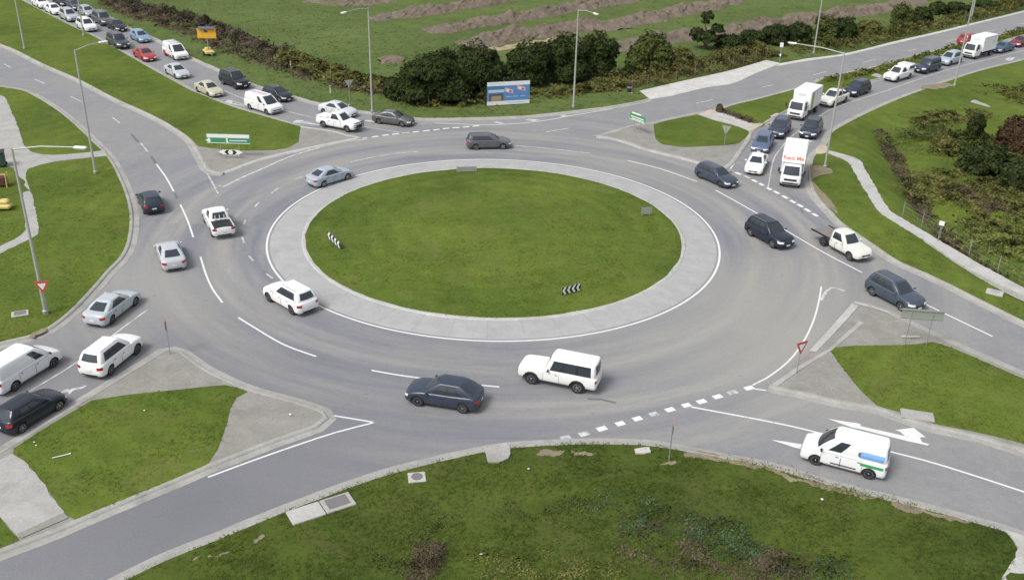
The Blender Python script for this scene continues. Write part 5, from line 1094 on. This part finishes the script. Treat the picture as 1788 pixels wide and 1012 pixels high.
for i, (x, y, w_, h_, m_, l) in enumerate(((1275, 86, 60, 26, 'leaf_dark', 'low dark bush right of the tufted tree'), (1315, 80, 50, 28, 'leaf_dark', 'dark bush above the middle of the wire fence'), (1352, 78, 48, 36, 'leaf_dark', 'dark bush behind the white instrument pole'), (1392, 76, 52, 40, 'leaf_dark', 'dark bush left of the far right lamp'), (1440, 72, 50, 48, 'leaf_mid', 'leafy tree right of the far right lamp'), (1475, 70, 46, 42, 'leaf_dark', 'dark bush below the brown ridge end'), (1520, 58, 50, 22, 'leaf_olive', 'olive scrub bush between the right trees'), (1572, 48, 44, 44, 'leaf_mid', 'upright green tree near the top right'), (1606, 42, 44, 32, 'leaf_dark', 'dark bush near the top right lamp'), (1636, 26, 36, 24, 'leaf_dark', 'small dark tree at the top edge'), (1668, 24, 50, 20, 'leaf_dark', 'low dark bush left of the farthest lamp'), (1720, 16, 50, 16, 'leaf_dark', 'dark bush right of the farthest lamp'), (1762, 10, 44, 12, 'leaf_mid', 'bush at the top right corner'), (1185, 112, 60, 30, 'leaf_olive', 'olive scrub below the rounded green bush'), (1098, 138, 22, 26, 'leaf_dark', 'small dark shrub behind the bin'))):
    bush(x, y, w_, h_, l, m_, 5000, .22, 20+i, 'roadside_bush', 'bush', group=TG)
# scrubby strips: uncountable undergrowth
def scrub(name, pts, wd, h, n, m, size=.22, seed=0, base=.12, label=None, within=None):
    P = catmull(px(pts), 1.0); r = np.random.RandomState(seed); V = []
    i = r.randint(0, len(P)-1, n); A = np.array([tuple(p) for p in P]); T = np.roll(A, -1, 0)-A; T[-1] = T[-2]; N = np.stack([-T[:, 1], T[:, 0], 0*T[:, 0]], 1); N /= np.linalg.norm(N, axis=1)[:, None]+1e-9
    f = r.rand(n)[:, None]; u = np.clip(r.normal(size=n)*.48, -1, 1); L_ = len(P)
    c = A[i]+T[i]*f+N[i]*(u*wd/2)[:, None]+np.stack([r.normal(size=n)*.25, r.normal(size=n)*.25, 0*u], 1)
    cl = np.array([noise.noise(Vector((x*.45+seed*3, y*.45, 1.5)))+.6*noise.noise(Vector((x*1.6, y*1.6, seed))) for x, y, _ in c]); endf = np.minimum(1, np.minimum(i+1, L_-i)/3.0)
    win_ = inside(np.array([(p.x, p.y) for p in within]), c[:, :2]) if within else np.ones(n, bool)
    keep = win_ & (cl+r.uniform(-.45, .45, n) > -.3+.45*u*u+(1-endf)*.5); c = c[keep]; u = u[keep]; i = i[keep]; n = len(c)
    top = np.array([max(.12, .62+.85*noise.noise(Vector((x*.33+seed, y*.33, 0)))+.4*noise.noise(Vector((x*1.1, y*1.1, seed)))) for x, y, _ in c])*h*(1-u*u)**.5
    nxg = np.array([noise.noise(Vector((x*.9, y*.9, 3.1))) for x, y, _ in c])*1.3; nyg = np.array([noise.noise(Vector((x*.9, y*.9, 9.7))) for x, y, _ in c])*1.3
    c[:, 2] = base+top*(1-.75*r.rand(n)**1.6)
    nr = np.stack([nxg, nyg, np.full(n, 1.0)], 1)+r.normal(size=(n, 3))*.3+N[i]*(u*.5)[:, None]; nr /= np.linalg.norm(nr, axis=1)[:, None]
    gn = nr+r.normal(size=(n, 3))*.4; a = np.cross(gn, r.normal(size=(n, 3))); a /= np.linalg.norm(a, axis=1)[:, None]; b = np.cross(gn, a); b /= np.linalg.norm(b, axis=1)[:, None]
    s = size*(.5+r.rand(n))[:, None]; q = np.stack([c-a*s, c-b*s*.5, c+a*s, c+b*s*.5], 1).reshape(-1, 3); q[:, 2] = np.maximum(q[:, 2], base-.6)
    o = leafmesh(name, (q, np.repeat(nr, 4, 0)), m); tag(o, label, 'undergrowth', kind='stuff'); return o
scrub('bramble_hedge', [(190, -6), (215, 8), (255, 24), (300, 33), (345, 45), (400, 66), (450, 88), (500, 100)], 5.0, 1.7, 24000, 'bramble', .17, 1, label='brown bramble hedge along the field at upper left')
scrub('dry_scrub', [(180, 2), (230, 25), (300, 48), (360, 72), (420, 97), (480, 116), (560, 142), (640, 160), (690, 168)], 4.5, .5, 12000, 'leaf_brown', .2, 2, label='dry brown scrub below the bramble hedge')
scrub('green_scrub', [(500, 104), (560, 128), (620, 146), (680, 158)], 6, 1.3, 7000, 'leaf_olive', .24, 3, label='olive scrub between the hedge and the dark bush')
scrub('dark_scrub', [(690, 176), (760, 183), (830, 182), (900, 170), (960, 168), (1030, 160), (1085, 154)], 4.5, 1.2, 8000, 'leaf_olive', .22, 4, label='undergrowth at the foot of the dark bushes', within=FAR_L)
scrub('fence_scrub', [(1040, 158), (1095, 146), (1160, 132), (1230, 116), (1290, 104), (1345, 92)], 8, 1.5, 22000, 'leaf_olive', .18, 5, label='olive undergrowth behind the wire fence', within=FAR_L)
scrub('verge_scrub', [(1370, 88), (1440, 84), (1510, 74), (1580, 58), (1660, 40), (1740, 22), (1800, 8)], 9, 1.2, 20000, 'leaf_olive', .18, 6, label='rough undergrowth along the far side of the right road', within=FAR_L)
scrub('median_weeds', [(1425, 146), (1470, 138), (1530, 125), (1590, 108), (1650, 92), (1720, 75), (1790, 56), (1850, 40)], 2.2, .9, 7000, 'rough_blade', .16, 7, label='tall weeds on the upper right median', within=MEDR_L)
scrub('median_weeds', [(1256, 194), (1275, 202), (1300, 211), (1312, 215)], 1.0, .6, 900, 'leaf_brown', .14, 8, label='brown weeds along the crossing path edge')
# ditch growth at right
scrub('ditch_growth', [(1535, 215), (1552, 245), (1572, 285), (1600, 335), (1632, 375), (1668, 412), (1720, 455), (1800, 505)], 2.6, .7, 11000, 'leaf_brown', .12, 9, base=-.85, label='brown growth in the ditch bottom')
scrub('ditch_growth', [(1590, 225), (1640, 245), (1700, 262), (1760, 280), (1830, 300)], 13, .8, 15000, 'leaf_mid', .15, 10, label='green tangle beyond the ditch')
scrub('ditch_growth', [(1565, 218), (1620, 212), (1680, 205), (1730, 205)], 6, .6, 6000, 'leaf_olive', .14, 11, label='olive tangle at the head of the ditch')
scrub('ditch_growth', [(1620, 300), (1680, 325), (1740, 352), (1830, 390)], 13, .55, 15000, 'leaf_olive', .14, 12, label='yellow green tangle right of the ditch')
scrub('ditch_growth', [(1690, 385), (1740, 415), (1790, 440), (1850, 470)], 9, .5, 10000, 'rough_blade', .13, 13, label='long grass right of the ditch')
scrub('ditch_growth', [(1740, 175), (1788, 170), (1850, 165)], 12, .5, 6000, 'leaf_olive', .15, 14, label='olive growth at the right edge')
scrub('ditch_growth', [(1660, 350), (1700, 345), (1750, 375)], 5, .5, 4000, 'leaf_brown', .13, 21, label='brown stems among the yellow green tangle')
bush(1700, 243, 34, 46, 'upright dark green shrub in the ditch growth', 'leaf_dark', 2600, .2, 40, 'ditch_shrub', 'shrub')
bush(1764, 268, 66, 68, 'tall reddish brown bush at the right edge', 'leaf_red', 6500, .22, 41, 'ditch_bush', 'bush')
bush(1716, 300, 100, 52, 'low dark thicket in front of the reddish bush', 'leaf_dark', 7000, .22, 42, 'ditch_bush', 'bush')
bush(1775, 325, 70, 50, 'dark thicket at the right edge below the reddish bush', 'leaf_dark', 5000, .22, 43, 'ditch_bush', 'bush')
bush(1650, 262, 60, 26, 'low olive bush beside the ditch', 'leaf_olive', 3000, .2, 44, 'ditch_bush', 'bush')
bush(1256, 196, 14, 16, 'small grey weed clump at the tip of the right median', 'leaf_brown', 500, .14, 45, 'weed_clump', 'shrub', trunk=False)
# weeds in the near kerb
scrub('kerb_weeds', [(1250, 803), (1340, 820), (1434, 848), (1514, 869), (1600, 889)], .6, .15, 2600, 'rough_blade', .045, 24, base=.1, label='short weeds along the near kerb below the van')
# near scrub
scrub('near_scrub', [(670, 990), (720, 962), (765, 938), (800, 915)], 3.2, .5, 5200, 'leaf_mid', .07, 15, label='dark weed patch at the bottom centre', base=.0)
scrub('near_scrub', [(725, 1015), (748, 985), (760, 955)], 2.0, .5, 3000, 'leaf_brown', .065, 16, label='brown dead weeds at the bottom centre', base=.02)
scrub('near_scrub', [(1040, 885), (1120, 905), (1220, 930), (1320, 955), (1400, 985), (1470, 1015)], 4.6, .42, 11000, 'leaf_blue', .07, 17, label='bluish weeds at the bottom right of centre', base=.0)
scrub('near_scrub', [(1080, 935), (1180, 955), (1290, 985), (1400, 1020)], 5.0, .46, 10000, 'leaf_brown', .07, 18, label='brown dead weeds at the bottom right of centre', base=.0)
scrub('near_scrub', [(820, 990), (960, 985), (1080, 985)], 4.5, .25, 6000, 'rough_blade', .07, 19, label='long yellow grass at the bottom centre', base=.0)
scrub('near_scrub', [(860, 905), (960, 885), (1060, 890)], 3.5, .2, 4000, 'leaf_mid', .06, 20, label='short green weeds above the bottom centre', base=.05)
# ------------------------------------------------------------------ grass tufts (one uncountable mass per verge)
def tufts(o, dens, hgt, m, name, seed, limit=None, wd=.02):
    me = o.data; me.calc_loop_triangles(); n = len(me.loop_triangles); tri_ = np.empty(n*3, np.int32); me.loop_triangles.foreach_get('vertices', tri_); tri_ = tri_.reshape(-1, 3)
    co = np.empty(len(me.vertices)*3, np.float32); me.vertices.foreach_get('co', co); co = co.reshape(-1, 3)
    A, B, C = co[tri_[:, 0]], co[tri_[:, 1]], co[tri_[:, 2]]; nn = np.cross(B-A, C-A); ar = np.linalg.norm(nn, axis=1)/2; up = np.abs(nn[:, 2])/(2*ar+1e-9) > .5
    cen = (A+B+C)/3; q = np.stack([cen[:, 0], cen[:, 1], cen[:, 2]-CH], 1); dep = q@np.array(FW); X = (q@np.array(RT))/dep*FPX+CX; Y = CY-(q@np.array(UP))/dep*FPX
    vis = (X > -40) & (X < 1830) & (Y > -10) & (Y < 1060) & up & (dep > 1)
    wgt = ar*vis*np.clip((75/np.maximum(dep, 20))**2, .12, 2.0)*dens; N = int(wgt.sum()); r = np.random.RandomState(seed)
    if N < 5: return
    if limit: N = min(N, limit)
    k = r.choice(n, N, p=wgt/wgt.sum()); u, v_ = r.rand(N), r.rand(N); fl = u+v_ > 1; u[fl] = 1-u[fl]; v_[fl] = 1-v_[fl]
    p = A[k]+(B[k]-A[k])*u[:, None]+(C[k]-A[k])*v_[:, None]
    cl = np.array([noise.noise(Vector((float(x)*.35, float(y)*.35, seed))) for x, y, _ in p]); keep = cl+r.uniform(-.5, .5, N) > -.25; p = p[keep]; N = len(p); cl = cl[keep]
    for Q in NOGRASS:
        kp = ~inside(Q, p[:, :2].astype(float)); p = p[kp]; cl = cl[kp]
    N = len(p); BL = 4; p = np.repeat(p, BL, 0); M = len(p); a = r.rand(M)*6.283; h = hgt*(.5+r.rand(M))*(1+.6*np.repeat(cl, BL)); ln = h*r.uniform(1.0, 2.4, M); w_ = wd*(.7+.6*r.rand(M))*np.sqrt(hgt/.1)
    d = np.stack([np.cos(a), np.sin(a), 0*a], 1); e = np.stack([-np.sin(a), np.cos(a), 0*a], 1); p = p+d*(r.rand(M)*.06)[:, None]
    V = np.stack([p-e*w_[:, None], p+e*w_[:, None], p+d*ln[:, None]+np.stack([0*h, 0*h, h], 1)], 1).reshape(-1, 3)
    mesh = bpy.data.meshes.new(name); mesh.vertices.add(3*M); mesh.loops.add(3*M); mesh.polygons.add(M)
    mesh.vertices.foreach_set('co', V.astype(np.float32).ravel()); mesh.loops.foreach_set('vertex_index', np.arange(3*M, dtype=np.int32)); mesh.polygons.foreach_set('loop_start', np.arange(0, 3*M, 3, dtype=np.int32)); mesh.update(calc_edges=True); nr = np.repeat(np.array([[0, 0, 1.]]), 3*M, 0)+np.repeat(r.normal(size=(M, 3))*.22, 3, 0); nr /= np.linalg.norm(nr, axis=1)[:, None]; add_normals(mesh, nr)
    mesh.materials.append(MT[m]); tag(link(name, mesh), 'grass blades on the '+o.name.split('.')[0].replace('_', ' '), 'grass', kind='stuff')
for i, (k, o) in enumerate(list(SURF.items())):
    q = o.data.materials[0].name
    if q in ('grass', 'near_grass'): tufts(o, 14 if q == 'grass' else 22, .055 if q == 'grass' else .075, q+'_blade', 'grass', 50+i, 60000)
    elif q == 'field_grass': tufts(o, 6, .1, 'field_grass_blade', 'grass', 50+i, 15000, .05)
